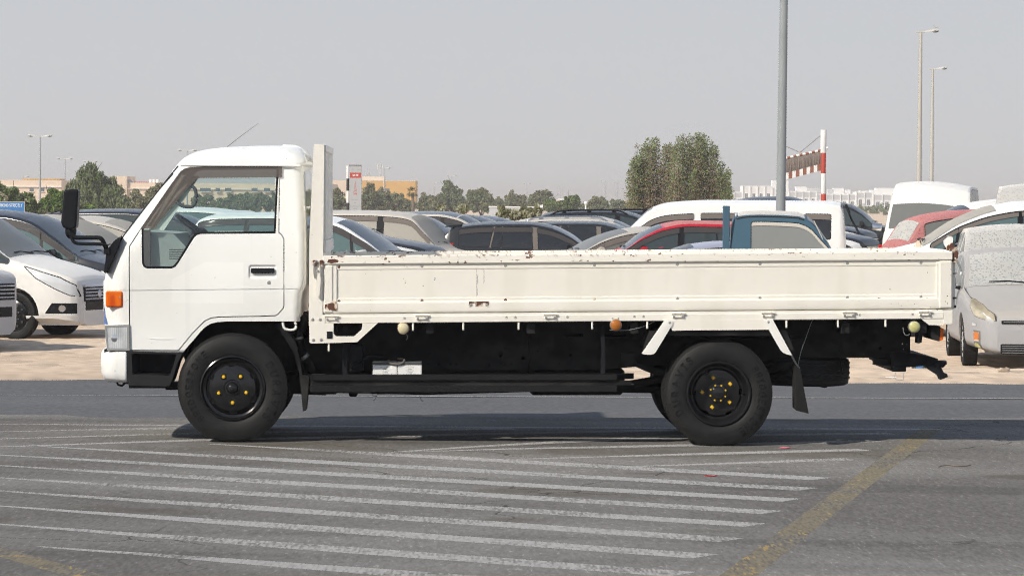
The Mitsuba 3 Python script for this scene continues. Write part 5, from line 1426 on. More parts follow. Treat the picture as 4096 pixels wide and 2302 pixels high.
# between the headboard and the black off-roader
car('parked_minivan', 'white low minivan just right of the headboard, nearest the bed', 'minivan', 1545, 62, 13, (1.02, .86), 'mat_paint_white', roof=852, pane='mat_pane_teal', glass='mat_pane_sky', visor='mat_trim_smoke', cat='minivan')
car('parked_suv', 'black car with a long hood behind the white low minivan', 'low_suv', 1738, 68, 14, (.06, .2), 'mat_paint_navy', sz=1.26, glass='mat_pane_sky')
car('parked_van', 'dusty cream boxy van with a dust-covered windscreen', 'boxvan', 1634, 74, 14, (1.44, .78), 'mat_paint_champagne', roof=842, glass='mat_dust_tan', pane='mat_dust_tan', visor='mat_trim_taupe', mirror='mat_plastic', cat='van')
car('parked_minivan', 'dark blue-grey minivan with a bright windscreen behind the cream boxy van', 'minivan', 1668, 80, 13, (1.98, .72), 'mat_paint_slate', roof=844, glass='mat_pane_sky', cat='minivan')
car('parked_suv', 'cream car with dark visors behind the tail of the black off-roader', 'suv', 1890, 86, 12, (1.9, .0), 'mat_paint_champagne', roof=846, visor='mat_trim_smoke', roof_mat='mat_paint_slate')
car('parked_car', 'black car roof showing above the middle of the black off-roader', 'hatch', 1975, 92, 12, (1.75, .0), 'mat_paint_navy', roof=858, glass='mat_pane_sky')
car('parked_car', 'dark blue car roof, the farthest one above the black off-roader', 'hatch', 2050, 98, 12, (1.75, .0), 'mat_paint_slate', roof=862, glass='mat_pane_sky')
car('parked_suv', 'black off-roader facing right with a white and red tail light', 'suv', 1745, 75, 4, (4.50, .80), 'mat_paint_jet', roof=883, pane='mat_pane_dark', visor='mat_trim_smoke', pillar='mat_trim_taupe', extra=rav_rear, tail=[(4.13, 1.195), (4.45, 1.19), (4.54, .98), (4.28, .97)], glass='mat_pane_sky', mirror='mat_gloss_black')
car('parked_suv', 'cream off-roader with thick silver roof rails', 'suv', 2490, 84, 6, (2.1, .0), 'mat_paint_champagne', roof=864, rails='mat_chrome', stretch=1.08)
car('parked_suv', 'black off-roader roof, farther left of the two behind the silver roof rails', 'suv', 2540, 90, 5, (2.3, .0), 'mat_paint_jet', roof=838, rails='mat_plastic', stretch=1.1)
car('parked_suv', 'black off-roader roof, farther right of the two behind the silver roof rails', 'suv', 2640, 96, 5, (2.4, .0), 'mat_paint_navy', roof=836, rails='mat_plastic', stretch=1.1)
car('parked_suv', 'black off-roader with brown window pillars just left of the dust-covered beige car', 'suv', 2480, 80, 7, (2.05, .0), 'mat_paint_jet', roof=884, pane='mat_pane_dark', pillar='mat_trim_taupe', glass='mat_pane_sky')
car('parked_car', 'dark blue car left of the white van windscreen', 'hatch', 2500, 86, 8, (1.8, .0), 'mat_paint_navy', roof=885, glass='mat_pane_sky')
# facing left
car('parked_van', 'long white van facing left behind the red car and the blue pickup', 'van', 2590, 76, 186, (.98, -.70), 'mat_paint_white', roof=797, pane='mat_pane_dark', glass='mat_dust_pane', visor='mat_trim_taupe', stretch=1.09, cat='van', pillar='mat_paint_white', extra=van_rear, tail=[(4.6, .6), (4.8, .6), (4.8, .7), (4.6, .7)])
car('parked_car', 'dust-covered beige car in front of the white van', 'hatch', 2320, 71, 168, (1.06, -.85), 'mat_paint_beige', roof=905, pane='mat_dust_pane', glass='mat_dust_pane', visor='mat_trim_taupe')
car('parked_suv', 'red car with a dusty pink roof facing left', 'suv', 2496, 69, 176, (1.34, -.86), 'mat_paint_red', roof=880, visor='mat_trim_smoke', glass='mat_pane_sky', roof_mat='mat_dust_red')
car('parked_car', 'lavender grey sedan low in front of the red car', 'sedan', 2560, 60, 176, (1.5, -.86), 'mat_paint_lavender', roof=963, pane='mat_pane_dark', pillar='mat_plastic', stretch=1.05)
# behind the rear of the bed
car('parked_suv', 'glossy black off-roader facing right below the wiper of the white van, nearer one', 'suv', 3492, 90, 24, (.0, .0), 'mat_paint_navy', sz=1.27, glass='mat_pane_sky')
car('parked_suv', 'glossy black off-roader facing right below the wiper of the white van, farther one', 'suv', 3490, 104, 22, (.0, .0), 'mat_paint_navy', sz=1.34, glass='mat_pane_sky')
car('parked_suv', 'black off-roader roof beside the chrome mirror of the high white van', 'suv', 3520, 120, 12, (1.2, .0), 'mat_paint_jet', sz=1.25)
car('parked_car', 'white car with a red tail light at the left foot of the high white van', 'hatch', 3514, 84, 6, (4.40, .7), 'mat_paint_white', sz=1.1, tail=[(4.0, 1.0), (4.40, .98), (4.42, .72), (4.2, .74)])
car('parked_van', 'cream white high-roofed van with a dusty windscreen facing the camera', 'highvan', 3690, 74, 100, (.0, .0), 'mat_paint_pearl', roof=722, glass='mat_dust_pane', pane='mat_dust_pane', tilt=3.0, cat='van', mirror='mat_chrome', front='none')
car('parked_minivan', 'white car roof in front of the high white van, behind the dusty red car', 'minivan', 3920, 66, 172, (2.2, -.5), 'mat_paint_pearl', roof=789, cat='minivan')
car('parked_car', 'dusty red hatchback seen from the rear, nosing away to the right', 'steep_hatch', 3682, 64, -10, (3.98, .6), 'mat_dust_red', roof=834, pane='mat_dust_pane', glass='mat_dust_glass')
car('parked_minivan', 'white minivan facing left with a white mirror behind the tailgate', 'hatch', 3655, 55, 180, (1.06, -.86), 'mat_paint_white', roof=800, pane='mat_pane_teal', glass='mat_dust_tan', stretch=1.12, vis=.045, visor='mat_trim_taupe', cat='minivan')
car('parked_van', 'grey dust-caked high van cut off by the right edge', 'highvan', 4185, 58, 98, (.3, -.0), 'mat_dust_grey', roof=728, pillar='mat_dust_grey', glass='mat_dust_glass', pane='mat_dust_pane', front='none', cat='van')
car('parked_suv', 'grey dust-caked car behind the silver hatchback at the right edge', 'suv', 4085, 52, 95, (1.3, .0), 'mat_dust_grey', roof=897, pillar='mat_dust_grey', glass='mat_dust_glass', pane='mat_dust_pane', front='none')
car('parked_car', 'dusty silver hatchback facing the camera at the right edge', 'hatch', 4150, 44.6, 93, (.0, .0), 'mat_dust_silver', sz=1.0, front='none', hlp=[(.015, .60), (.02, .68), (.10, .80), (.25, .86), (.42, .87), (.38, .78), (.2, .66)], glass='mat_dust_glass', pane='mat_dust_pane', lamp='mat_lens_old', extra=prius_front, wheelmat='mat_paint_silver', pillar='mat_dust_silver')
# ---------------------------------------------------------------- the blue pickup
KINDS['pickup'] = dict(top=[(0, .55), (.03, .95), (.15, 1.06), (.6, 1.12), (1.25, 1.16), (1.35, 1.18), (1.62, 1.55), (1.86, 1.85), (2.05, 1.93), (2.6, 1.95), (2.98, 1.92), (3.06, 1.80), (3.09, 1.4), (3.12, 1.02), (3.3, 1.0), (5.0, 1.0), (5.05, .5)],
                       belt=[(0, .95), (1.2, 1.08), (1.5, 1.16), (5.05, 1.16)], hw=[(0, .62), (.06, .72), (.2, .78), (.5, .80), (5.0, .80), (5.05, .78)], tumble=.13, ws=(1.37, 1.92), rg=(3.066, 3.086),
                       dlo=(1.46, 2.76), pillars=[], wheels=(.75, 4.1), wr=.37, seams=(1.30, 2.86), wm=.11)


def pickup_extra(pp, on, q):
    pp('headboard_post', box(3.10, 3.20, .66, .80, .9, 2.02, .008), 'mat_paint_petrol', 30)
    pp('headboard_post', box(3.10, 3.20, -.80, -.66, .9, 2.02, .008), 'mat_paint_petrol', 30)
    pp('headboard_bar', box(3.12, 3.18, -.66, .66, 1.2, 1.26, .004), 'mat_paint_petrol', 30)
    for sg in (1, -1):
        pp('gutter', tube([(x, sg * (float(q['syz']([x], [q['ztf'](x) - .09])[0]) + .008), float(q['ztf'](x)) - .088) for x in np.linspace(1.95, 3.0, 12)], .012, 6), 'mat_ink', True)
    pp('aerial', tube([(1.52, .70, 1.22), (1.80, .735, 1.80)], .008, 6), 'mat_paint_champagne', True)


car('parked_pickup', 'old blue pickup with a grey dusty roof facing right behind the truck bed', 'pickup', 2905, 56, 3, (3.15, .73), 'mat_paint_petrol', roof=841, pane='mat_pane_mist', visor='mat_paint_champagne', roof_mat='mat_dust_grey', glass='mat_dust_pane',
    vis=.055, extra=pickup_extra, cat='pickup', mirror='mat_paint_champagne')

# ---------------------------------------------------------------- poles, lamps and signs
def hor(u): return P(u, VH, 100.0) * 0 + 1 and None


def at(u, v, d): return P(u, v, d)


def lamp_head(c, sg, s=1.0):
    """A cobra-head lamp reaching from c to one side."""
    x0 = c[0]
    pts = []
    for t, w, h0, h1 in ((0, .05, -.03, .03), (.35, .09, .0, .10), (.75, .15, .02, .22), (1.15, .14, .08, .27), (1.38, .07, .14, .27)):
        for y in (-w, w): pts += [(x0 + sg * t * s, c[1] + y, c[2] + h0 * s), (x0 + sg * t * s, c[1] + y * .6, c[2] + h1 * s)]
    bowl = ball((x0 + sg * 1.05 * s, c[1], c[2] + .08 * s), (.30 * s, .14, .15 * s), 2)
    return hull(pts), bowl


lamp_no = [0]


def street_lamp(u, v, label, heads='lr', h=9.6, d=None, r=.075, beige=False, s=1.0, group='street lamps of the car park'):
    z = h + LOT
    c1 = ray(u, v)
    d = d or (z - CAM_H) / (c1[2] / c1[1])
    p = P(u, v, d)
    k = thing('street_lamp', label, 'street lamp', group)
    add(k, 'post', tube([(p[0], d, LOT - .2), (p[0], d, LOT + .3), (p[0], d, p[2])], [r * 1.5, r * 1.4, r * .75], 10), 'mat_pole_beige' if beige else 'mat_pole_grey', True)
    for q in heads:
        sg = 1 if q == 'r' else -1
        hd, bw = lamp_head((p[0] + sg * .12, d, p[2]), sg, s)
        hk = add(k, 'head', hd, 'mat_lamp_head', 30)
        add(hk, 'glass', bw, 'mat_dust_pane', True)
    add(k, 'bracket', box(p[0] - .22, p[0] + .22, d - .05, d + .05, p[2] - .06, p[2] + .04, .01), 'mat_lamp_head', 30)
    return p, d


for u, v, hd, lab, h_ in ((161, 546, 'lr', 'tall double street lamp left of the big drooping tree', 9.6), (260, 636, 'lr', 'double street lamp half hidden by the left side of the drooping tree', 9.6), (92, 706, 'r', 'small single street lamp in front of the cream building at the left', 7),
                          (362, 648, 'lr', 'double street lamp whose heads peek out over the drooping tree', 9.6), (750, 603, 'lr', 'double street lamp showing just above the roof of the cab', 9.6), (1538, 673, 'r', 'single street lamp in front of the yellow building', 9.6),
                          (1644, 734, 'lr', 'double street lamp beside the palm tree', 9), (1738, 731, 'r', 'single street lamp right of the palm tree', 9), (1768, 748, 'lr', 'low double street lamp left of the tallest olive tree', 8), (1808, 704, 'lr', 'tall double street lamp in front of the tallest olive tree', 9.6),
                          (1942, 763, 'r', 'single street lamp left of the white wall', 8), (2108, 736, 'lr', 'double street lamp behind the white wall', 9), (2242, 752, 'lr', 'double street lamp right of the white wall', 8.6), (2280, 770, 'lr', 'smallest double street lamp above the far trees', 8),
                          (2421, 724, 'l', 'single street lamp left of the feathery bush', 9), (2469, 730, 'l', 'single street lamp next to the feathery bush', 9)):
    street_lamp(u, v, lab, hd, h_, r=.11 if h_ > 8.5 else .09)
for u, v, lab in ((3683, 128, 'tallest beige street lamp at the right, with a bird on it'), (3731, 276, 'second beige street lamp at the right, lower one')):
    p, d = street_lamp(u, v, lab, 'r', 11.2, beige=True, s=.62, r=.11)
    if u == 3683:
        k = thing('bird', 'small bird perched on the tallest street lamp', 'bird')
        b = (p[0] + .78, d, p[2] + .24)
        add(k, 'body', hull([(b[0] + x, b[1] + y, b[2] + z) for x, y, z in ((-.10, -.03, .06), (-.10, .03, .06), (.08, -.04, .02), (.08, .04, .02), (-.04, 0, .0), (.06, 0, .07), (.20, 0, .0), (.16, 0, .03))]), 'mat_lamp_head', 40)
        add(k, 'head', ball((b[0] - .11, b[1], b[2] + .10), (.035, .03, .03), 1), 'mat_lamp_head', True)
k = thing('lamp_post', 'short white post lamp in front of the far trees', 'street lamp')
p = P(2343, 812, 240)
add(k, 'post', cyl((p[0], 240, LOT), (p[0], 240, p[2] - .1), .05), 'mat_paint_signwhite', True)
add(k, 'globe', ball((p[0], 240, p[2]), (.13, .13, .13), 2), 'mat_paint_signwhite', True)
# the grey pole
D0 = 64.0
a, b = P(3122, 900, D0), P(3136, -60, D0)
k = thing('steel_pole', 'thick grey steel pole rising out of the picture behind the blue pickup', 'pole')
zb_ = LOT - .3
a = a + (b - a) * ((zb_ - a[2]) / (b[2] - a[2]))
add(k, '', tube([a, a + (b - a) * .5, b], [.094, .082, .071], 20), 'mat_galv', True)
# red and white pole with its hanging net
D1 = 86.0
k = thing('height_barrier', 'red and white banded post with a fringed net hanging from its bar', 'barrier')


def seg(v0, v1, r, mat, name='band'):
    p0, p1 = P(3294, v0, D1), P(3294, v1, D1)
    add(k, name, cyl((p0[0], D1, p1[2]), (p0[0], D1, p0[2]), r, 14), mat, True)


seg(520, 612, .072, 'mat_paint_signwhite', 'sleeve'); seg(611, 693, .060, 'mat_sign_red'); seg(693, 775, .059, 'mat_paint_signwhite'); seg(775, 857, .060, 'mat_sign_red'); seg(857, 1100, .059, 'mat_paint_signwhite')
p0, p1 = P(3112, 640, D1), P(3284, 601, D1)
for i in range(14):
    q0, q1 = p0 + (p1 - p0) * i / 14, p0 + (p1 - p0) * (i + 1) / 14
    add(k, 'bar', cyl(q0, q1, .030, 8), 'mat_faded_red' if i % 2 else 'mat_paint_signwhite', True)
add(k, 'clamp', cyl(P(3282, 592, D1), P(3312, 592, D1), .035, 10), 'mat_paint_signwhite', True)
add(k, 'knot', hull([P(3200 + a_, 610 + b_, D1 + c_) for a_, b_, c_ in ((-7, -4, 0), (6, -7, .03), (7, 6, 0), (-4, 10, -.03), (0, 14, .02))]), 'mat_paint_champagne', 30)
add(k, 'wire', tube([P(3284, 541, D1), P(3200, 610, D1), P(3120, 575, D1)], .008, 5), 'mat_net', True)
rnd = random.Random(3)
st = []
for i in range(120):
    t = (i + .5) / 120
    q0 = p0 + (p1 - p0) * t
    q1 = q0 + np.array([0, rnd.uniform(-.02, .02), -.36 - .03 * rnd.random() + .04 * t])
    st.append(tube([q0, q1], .0075, 4))
add(k, 'net_strings', st, 'mat_net', True, kind='stuff')
for i in range(12):
    q0, q1 = p0 + (p1 - p0) * (i + .02) / 12, p0 + (p1 - p0) * (i + .98) / 12
    dz = -.36 + .04 * (i + .5) / 12
    add(k, 'strip', hull([(x, D1 + y, z + w) for x, z in ((q0[0], q0[2] + dz), (q1[0], q1[2] + dz)) for y in (-.02, .0) for w in (0, -.16)]), 'mat_faded_red' if i % 2 else 'mat_paint_signwhite', False)
# tall grey notice with a red band and a warning cone
D2 = 150.0
k = thing('notice_sign', 'tall grey notice with a red band beside a black and white post', 'sign')


def rect(u0, u1, v0, v1, y0, y1):
    a, b = P(u0, v1, D2), P(u1, v0, D2)
    return box(a[0], b[0], D2 + y0, D2 + y1, a[2], b[2], 0)


add(k, 'panel', rect(1397, 1446, 662, 870, 0, .05), 'mat_sign_grey', False)
add(k, 'border', [rect(1396, 1447, 660, 663, -.01, .06), rect(1445, 1447, 660, 870, -.01, .06)], 'mat_grey_dark', False)
for v0, v1, m_ in ((663, 714, 'mat_paint_signwhite'), (714, 763, 'mat_ink'), (763, 811, 'mat_paint_signwhite'), (811, 900, 'mat_ink')):
    a, b = P(1391, v1, D2), P(1391, v0, D2)
    add(k, 'post', cyl((a[0], D2, a[2]), (a[0], D2, b[2]), .06, 12), m_, True)
add(k, 'red_band', rect(1400, 1444, 691, 711, -.008, 0), 'mat_sign_red', False)
add(k, 'band_lettering', [rect(u0, u1, v0, v1, -.012, -.006) for u0, u1, v0, v1 in ((1411, 1414, 697, 705), (1416, 1420, 699, 703), (1423, 1424.5, 696, 704), (1426, 1430, 697, 704), (1431, 1433, 696, 704))], 'mat_paint_signwhite', False, kind='stuff')
tri = [(1421, 722), (1428, 778), (1414, 778)]
tin = [(1421, 731), (1426, 774.5), (1416, 774.5)]
tp2 = Polygon([(P(u_, v_, D2)[0], P(u_, v_, D2)[2]) for u_, v_ in tri]).difference(Polygon([(P(u_, v_, D2)[0], P(u_, v_, D2)[2]) for u_, v_ in tin]))
add(k, 'triangle', prism(tp2, D2 - .008, D2), 'mat_sign_red', False)
add(k, 'mark', [rect(1420.3, 1421.8, 757, 767, -.008, 0), rect(1420.3, 1421.8, 769, 771, -.008, 0)], 'mat_sign_red', False)
add(k, 'text_lines', [rect(u0, u1, v0, v0 + 2.2, -.006, 0) for u0, u1, v0 in ((1408, 1414, 676), (1429, 1441, 677), (1407, 1432, 797), (1416, 1424, 809), (1399, 1442, 824), (1411, 1429, 834))], 'mat_grey_inner', False, kind='stuff')
# blue board at the left edge
D3 = 105.0
k = thing('blue_sign', 'blue board with white lettering about parking at the left edge', 'sign')
a, b = P(-110, 834, D3), P(97, 808, D3)
add(k, 'board', box(a[0], b[0], D3, D3 + .04, a[2] - .15, b[2], .004), 'mat_sign_blue', False)
add(k, 'frame', [box(a[0] - .02, b[0] + .015, D3 - .012, D3 + .05, b[2], b[2] + .018, 0), box(b[0], b[0] + .015, D3 - .012, D3 + .05, a[2] - .15, b[2], 0)], 'mat_lamp_head', False)
t = meshkit.text_mesh('NO PARKING STRICTLY', .085, .006, bold=True)
t.vertices = np.asarray(t.vertices) * [.66, 1, 1]
w_ = t.bounds[1][0] - t.bounds[0][0]
t.apply_transform(trimesh.transformations.rotation_matrix(math.pi / 2, [1, 0, 0]))
lowv = P(89, 827, D3)
add(k, 'lettering', mv(t, (lowv[0] - w_, D3 - .003, lowv[2])), 'mat_paint_signwhite', False)
add(k, 'leg', [cyl((x, D3 + .05, LOT), (x, D3 + .05, a[2]), .03) for x in (a[0] + .3, b[0] - .2)], 'mat_pole_grey', True)

# ---------------------------------------------------------------- trees and shrubs
def leaves(rng, cen, rad, n, size, droop=0.0, up=0.0, clump=(.22, .34), k=26, long=1.0):
    """Leaf faces in clumps spread through an ellipsoid."""
    c = rng.normal(size=(k, 3)); c /= np.linalg.norm(c, axis=1, keepdims=True)
    c *= (rng.random((k, 1)) ** .42) * .88
    cr = rng.uniform(*clump, size=k)
    w = rng.integers(0, k, n)
    g = rng.normal(size=(n, 3)); g /= np.linalg.norm(g, axis=1, keepdims=True)
    p = (c[w] + g * (rng.random((n, 1)) ** .5) * cr[w][:, None]) * rad + cen
    p[:, 2] -= droop * rng.random(n) ** 2 * rad[2]
    s = size * rng.uniform(.6, 1.3, n)[:, None]
    a = rng.normal(size=(n, 3))
    a[:, 2] = a[:, 2] * (1 + 2.5 * (droop > 0)) + up * 2 - (droop > 0) * 1.5
    a /= np.linalg.norm(a, axis=1, keepdims=True)
    b = np.cross(a, rng.normal(size=(n, 3))); b /= np.linalg.norm(b, axis=1, keepdims=True)
    a = a * s * long; b = b * s * .5
    v = np.stack([p - a, p + b, p + a, p - b], 1).reshape(-1, 3)
    i = np.arange(n) * 4
    return v, np.vstack([np.stack([i, i + 1, i + 2], 1), np.stack([i, i + 2, i + 3], 1)])


def merge(ms):
    vs, fs, o = [], [], 0
    for v, f in ms: vs.append(v); fs.append(f + o); o += len(v)
    return trimesh.Trimesh(np.vstack(vs), np.vstack(fs), process=False)


def tree(name, label, lobes, d, mat, n=2200, size=.26, droop=0, up=0, cat='tree', group=None, seed=1, second=None, trunk=.14, long=1.0, k=26, clump=(.22, .34), frac=.3, sub=5):
    """lobes: (u, v, half width, half height) of the crown's masses in photograph pixels, measured at distance d."""
    rng = np.random.default_rng(seed)
    key = thing(name, label, cat, group)
    s = d / FPX
    A, B = [], []
    cs = []
    for u, v, hw, hh in lobes:
        c = P(u, v, d) + np.array([0, rng.uniform(-.4, .4) * hw * s, 0])
        cs.append((c, hw * s, hh * s))
        rad = np.array([hw * s, hw * s * .9, hh * s])
        m = max(60, int(n * hw * hh / sum(q[2] * q[3] for q in lobes)))
        A.append(leaves(rng, c, rad, int(m * (1 - frac * (second is not None))), size, droop, up, clump, k, long))
        if second: B.append(leaves(rng, c - np.array([0, 0, .12 * rad[2]]), rad * .95, int(m * frac), size, droop, up, clump, k, long))
    base = np.array([np.mean([c[0][0] for c in cs]), d, LOT - .1])
    tr = []
    top = cs[0][0]
    for c, hw, hh in cs:
        mid = (base + c) / 2 + np.array([rng.uniform(-.2, .2), rng.uniform(-.2, .2), .2])
        tr.append(tube(bez([base + np.array([rng.uniform(-.1, .1), rng.uniform(-.1, .1), 0]), mid, c + np.array([0, 0, hh * .3])], 8), np.linspace(trunk, trunk * .25, 8), 6))
        for _ in range(sub):
            e = c + rng.normal(size=3) * [hw * .6, hw * .6, hh * .6]
            tr.append(tube(bez([mid, (mid + e) / 2 + rng.normal(size=3) * .15, e], 6), np.linspace(trunk * .4, trunk * .1, 6), 5))
    add(key, 'trunk', tr, 'mat_bark', True)
    add(key, 'crown', merge(A), mat, False)
    if second: add(key, 'pods' if second == 'mat_leaf_brown' else 'dry_leaves', merge(B), second, False)
    return key


G1 = 'far trees behind the car lot'
tree('drooping_tree', 'big drooping green tree left of the truck, tallest one there', [(360, 705, 62, 62), (330, 770, 78, 62), (430, 770, 80, 66), (395, 820, 115, 60), (300, 830, 70, 50), (480, 825, 60, 55)], 300, 'mat_leaf_grey', 34000, .12, droop=.5, seed=2, second='mat_leaf_green', long=1.7, k=46, clump=(.14, .26))
tree('leafy_bush', 'broad leafy green bush above the blue sign', [(40, 800, 75, 62), (100, 815, 55, 55), (-20, 770, 60, 55), (150, 840, 40, 40)], 210, 'mat_leaf_green', 14000, .14, seed=3, cat='bush', second='mat_leaf_pale', frac=.14, k=40, clump=(.16, .28))
tree('leafy_bush', 'bright green bush below the drooping tree', [(215, 800, 55, 45), (185, 835, 50, 40), (270, 840, 60, 40), (350, 850, 60, 36)], 220, 'mat_leaf_bright', 13000, .13, seed=4, cat='bush', k=40, clump=(.16, .28))
tree('olive_tree', 'dull olive tree between the drooping tree and the cab pillar', [(560, 800, 60, 50), (620, 790, 55, 60), (680, 800, 60, 55)], 380, 'mat_leaf_olive', 12000, .17, seed=5)
for i, (lab, lobes, d, mat, n) in enumerate((
        ('grey-green tree seen through the left part of the cab window', [(810, 815, 55, 42), (870, 825, 50, 35)], 480, 'mat_leaf_grey', 3600), ('grey-green tree seen through the middle of the cab window', [(930, 815, 50, 46), (985, 812, 45, 44)], 500, 'mat_leaf_grey', 3600),
        ('grey-green tree seen through the right part of the cab window', [(1040, 812, 50, 48), (1100, 805, 45, 50)], 480, 'mat_leaf_grey', 3600),
        ('olive tree just right of the headboard', [(1345, 800, 50, 55), (1310, 800, 45, 50)], 470, 'mat_leaf_olive', 3600), ('olive tree right of the tall grey notice', [(1475, 775, 42, 48), (1455, 815, 40, 40), (1500, 810, 40, 45)], 480, 'mat_leaf_olive', 4800),
        ('olive tree under the yellow building, left one', [(1535, 795, 38, 50), (1520, 825, 40, 35)], 490, 'mat_leaf_olive', 3200), ('olive tree under the yellow building, right one', [(1585, 805, 45, 42), (1625, 822, 32, 32)], 500, 'mat_leaf_olive', 3200),
        ('olive tree between the palm and the tall one', [(1705, 808, 42, 40), (1740, 815, 36, 38)], 510, 'mat_leaf_olive', 3200), ('tallest tree in the middle of the far tree line', [(1790, 752, 30, 34), (1818, 772, 36, 36), (1780, 800, 40, 48), (1835, 815, 40, 44)], 520, 'mat_leaf_grey', 5600),
        ('olive tree right of the tallest tree', [(1900, 800, 50, 48), (1930, 775, 28, 26), (1950, 812, 36, 42)], 500, 'mat_leaf_olive', 4800), ('small far olive tree left of the white wall', [(1992, 812, 24, 26)], 600, 'mat_leaf_olive', 1500),
        ('olive tree behind the left part of the white wall', [(2050, 796, 36, 36), (2085, 805, 28, 32)], 560, 'mat_leaf_olive', 3000), ('brownish olive tree behind the right part of the white wall', [(2175, 790, 46, 36), (2140, 800, 36, 34), (2160, 815, 50, 30)], 540, 'mat_leaf_olive', 4200),
        ('fresh green tree right of the white wall', [(2205, 822, 40, 34), (2285, 812, 42, 36), (2250, 832, 52, 28)], 420, 'mat_leaf_green', 4600), ('pale olive tree right of the short white lamp', [(2395, 810, 42, 32), (2370, 825, 36, 26)], 520, 'mat_leaf_olive', 3000),
        ('low green tree left of the feathery bush', [(2470, 815, 36, 22), (2520, 822, 36, 20)], 560, 'mat_leaf_grey', 2400))):
    tree('far_tree', lab, lobes, d, mat, int(n * 2), .17 if d < 500 else .20, seed=40 + i, group=G1, second='mat_leaf_grey' if mat == 'mat_leaf_olive' else None, k=34, clump=(.16, .28), sub=3)
def plume_bush(name, label, outline, base_v, d, mat, pod, seed, n_plumes, per):
    """A shrub of many thin upright leafy stems under an uneven outline of (u, v) photograph pixels measured at distance d."""
    rng = np.random.default_rng(seed)
    key = thing(name, label, 'bush')
    s = d / FPX
    ou, ov = np.array(outline, float).T
    stems, A, B = [], [], []
    um = (ou[0] + ou[-1]) / 2
    for i in range(n_plumes):
        u = rng.uniform(ou[0], ou[-1])
        vt = np.interp(u, ou, ov) + rng.uniform(-16, 26) + (rng.random() < .5) * rng.uniform(10, 130)
        b = P(um + (u - um) * rng.uniform(.6, .98), base_v + 60, d)
        b[2] = LOT
        t = P(u, vt, d)
        dep = rng.uniform(-1, 1) * (ou[-1] - ou[0]) * s * .38
        b[1] += dep * .6; t[1] += dep
        mid = (b + t) / 2 + rng.normal(size=3) * [.12, .12, .05] + np.array([(t[0] - b[0]) * .35, 0, 0])
        line = bez([b, mid, t], 10)
        stems.append(tube(line, np.linspace(.028, .006, 10), 4))
        n = int(per * rng.uniform(.6, 1.3))
        q = rng.random(n) ** .75
        h = .22 + .78 * q
        c = np.stack([np.interp(h, np.linspace(0, 1, 10), line[:, k_]) for k_ in range(3)], 1)
        rad = (.30 * np.sin(np.pi * np.clip(q * .82 + .14, 0, 1)) + .03)
        g = rng.normal(size=(n, 3)); g /= np.linalg.norm(g, axis=1, keepdims=True)
        p = c + g * (rad * rng.random(n) ** .6)[:, None] * [1, 1, .8]
        out = g * [1, 1, .3] + np.array([0, 0, .35]) + rng.normal(size=(n, 3)) * .45
        a = out / np.linalg.norm(out, axis=1, keepdims=True)
        bb = np.cross(a, rng.normal(size=(n, 3))); bb /= np.linalg.norm(bb, axis=1, keepdims=True)
        L_ = rng.uniform(.07, .17, n)[:, None]
        v = np.stack([p, p + a * L_ * .5 + bb * L_ * .20, p + a * L_, p + a * L_ * .5 - bb * L_ * .20], 1)
        br = rng.random(n) < np.clip(.86 - .78 * q + .18 * rng.normal(), .03, .85)
        for sel, bag in ((~br, A), (br, B)):
            w = v[sel].reshape(-1, 3); i4 = np.arange(len(w) // 4) * 4
            if len(w): bag.append((w, np.vstack([np.stack([i4, i4 + 1, i4 + 2], 1), np.stack([i4, i4 + 2, i4 + 3], 1)])))
    add(key, 'stems', stems, 'mat_bark', True, kind='stuff')
    add(key, 'crown', merge(A), mat, False)
    add(key, 'pods', merge(B), pod, False, 'dry brown seed pods')


plume_bush('feathery_bush', 'tall feathery bush with brown pods, left one of the two', [(2516, 690), (2524, 640), (2538, 605), (2560, 585), (2585, 572), (2615, 562), (2640, 566), (2662, 572), (2682, 592), (2694, 640)], 800, 190, 'mat_leaf_feather', 'mat_leaf_brown', 50, 60, 340)
plume_bush('feathery_bush', 'tall feathery bush with brown pods, right one of the two', [(2692, 640), (2700, 572), (2715, 554), (2745, 553), (2788, 540), (2815, 546), (2838, 566), (2862, 590), (2884, 620), (2904, 655), (2918, 700)], 800, 186, 'mat_leaf_feather', 'mat_leaf_brown', 51, 82, 340)
for i, (lab, lobes) in enumerate((('pale flowering shrub left of the white wall', [(1850, 835, 26, 20), (1765, 835, 22, 18)]), ('pale flowering shrub in front of the left half of the white wall', [(2010, 848, 30, 26), (2060, 858, 36, 22)]), ('pale flowering shrub in front of the right half of the white wall', [(2110, 852, 36, 28), (2150, 842, 20, 28)]))):
    tree('flowering_shrub', lab, lobes, 130 if i else 160, 'mat_leaf_olive', 3200, .055, up=.8, seed=60 + i, second='mat_leaf_pale', cat='shrub', trunk=.03, frac=.5, k=30, long=1.2)
# palm
k = thing('palm_tree', 'small fan palm in front of the yellow building', 'palm tree')
D4 = 400.0
c = P(1650, 770, D4)
rng = np.random.default_rng(8)
add(k, 'trunk', tube([(c[0], D4, LOT), (c[0] + .1, D4, LOT + 1.5), c], [.22, .18, .16], 8), 'mat_bark', True)
pm = []
for i in range(46):
    a, e = rng.uniform(0, 2 * math.pi), rng.uniform(-.7, 1.3)
    Lf = rng.uniform(.7, 1.0)
    dr_ = np.array([math.cos(a) * math.cos(e), math.sin(a) * math.cos(e), math.sin(e)])
    side = np.cross(dr_, [0, 0, 1.0]); side /= np.linalg.norm(side) + 1e-9
    for j in range(7):
        f_ = (j - 3) / 3
        tip = c + (dr_ * (1 - .25 * abs(f_)) + side * f_ * .55 + np.array([0, 0, -.25 * abs(f_)])) * Lf
        m0 = c + dr_ * Lf * .45
        w = np.cross(tip - m0, [0, 0, 1.0]); w = w / (np.linalg.norm(w) + 1e-9) * .05
        pm.append((np.array([m0 - w, m0 + w, tip]), np.array([[0, 1, 2]])))
add(k, 'crown', merge(pm), 'mat_leaf_olive', False)
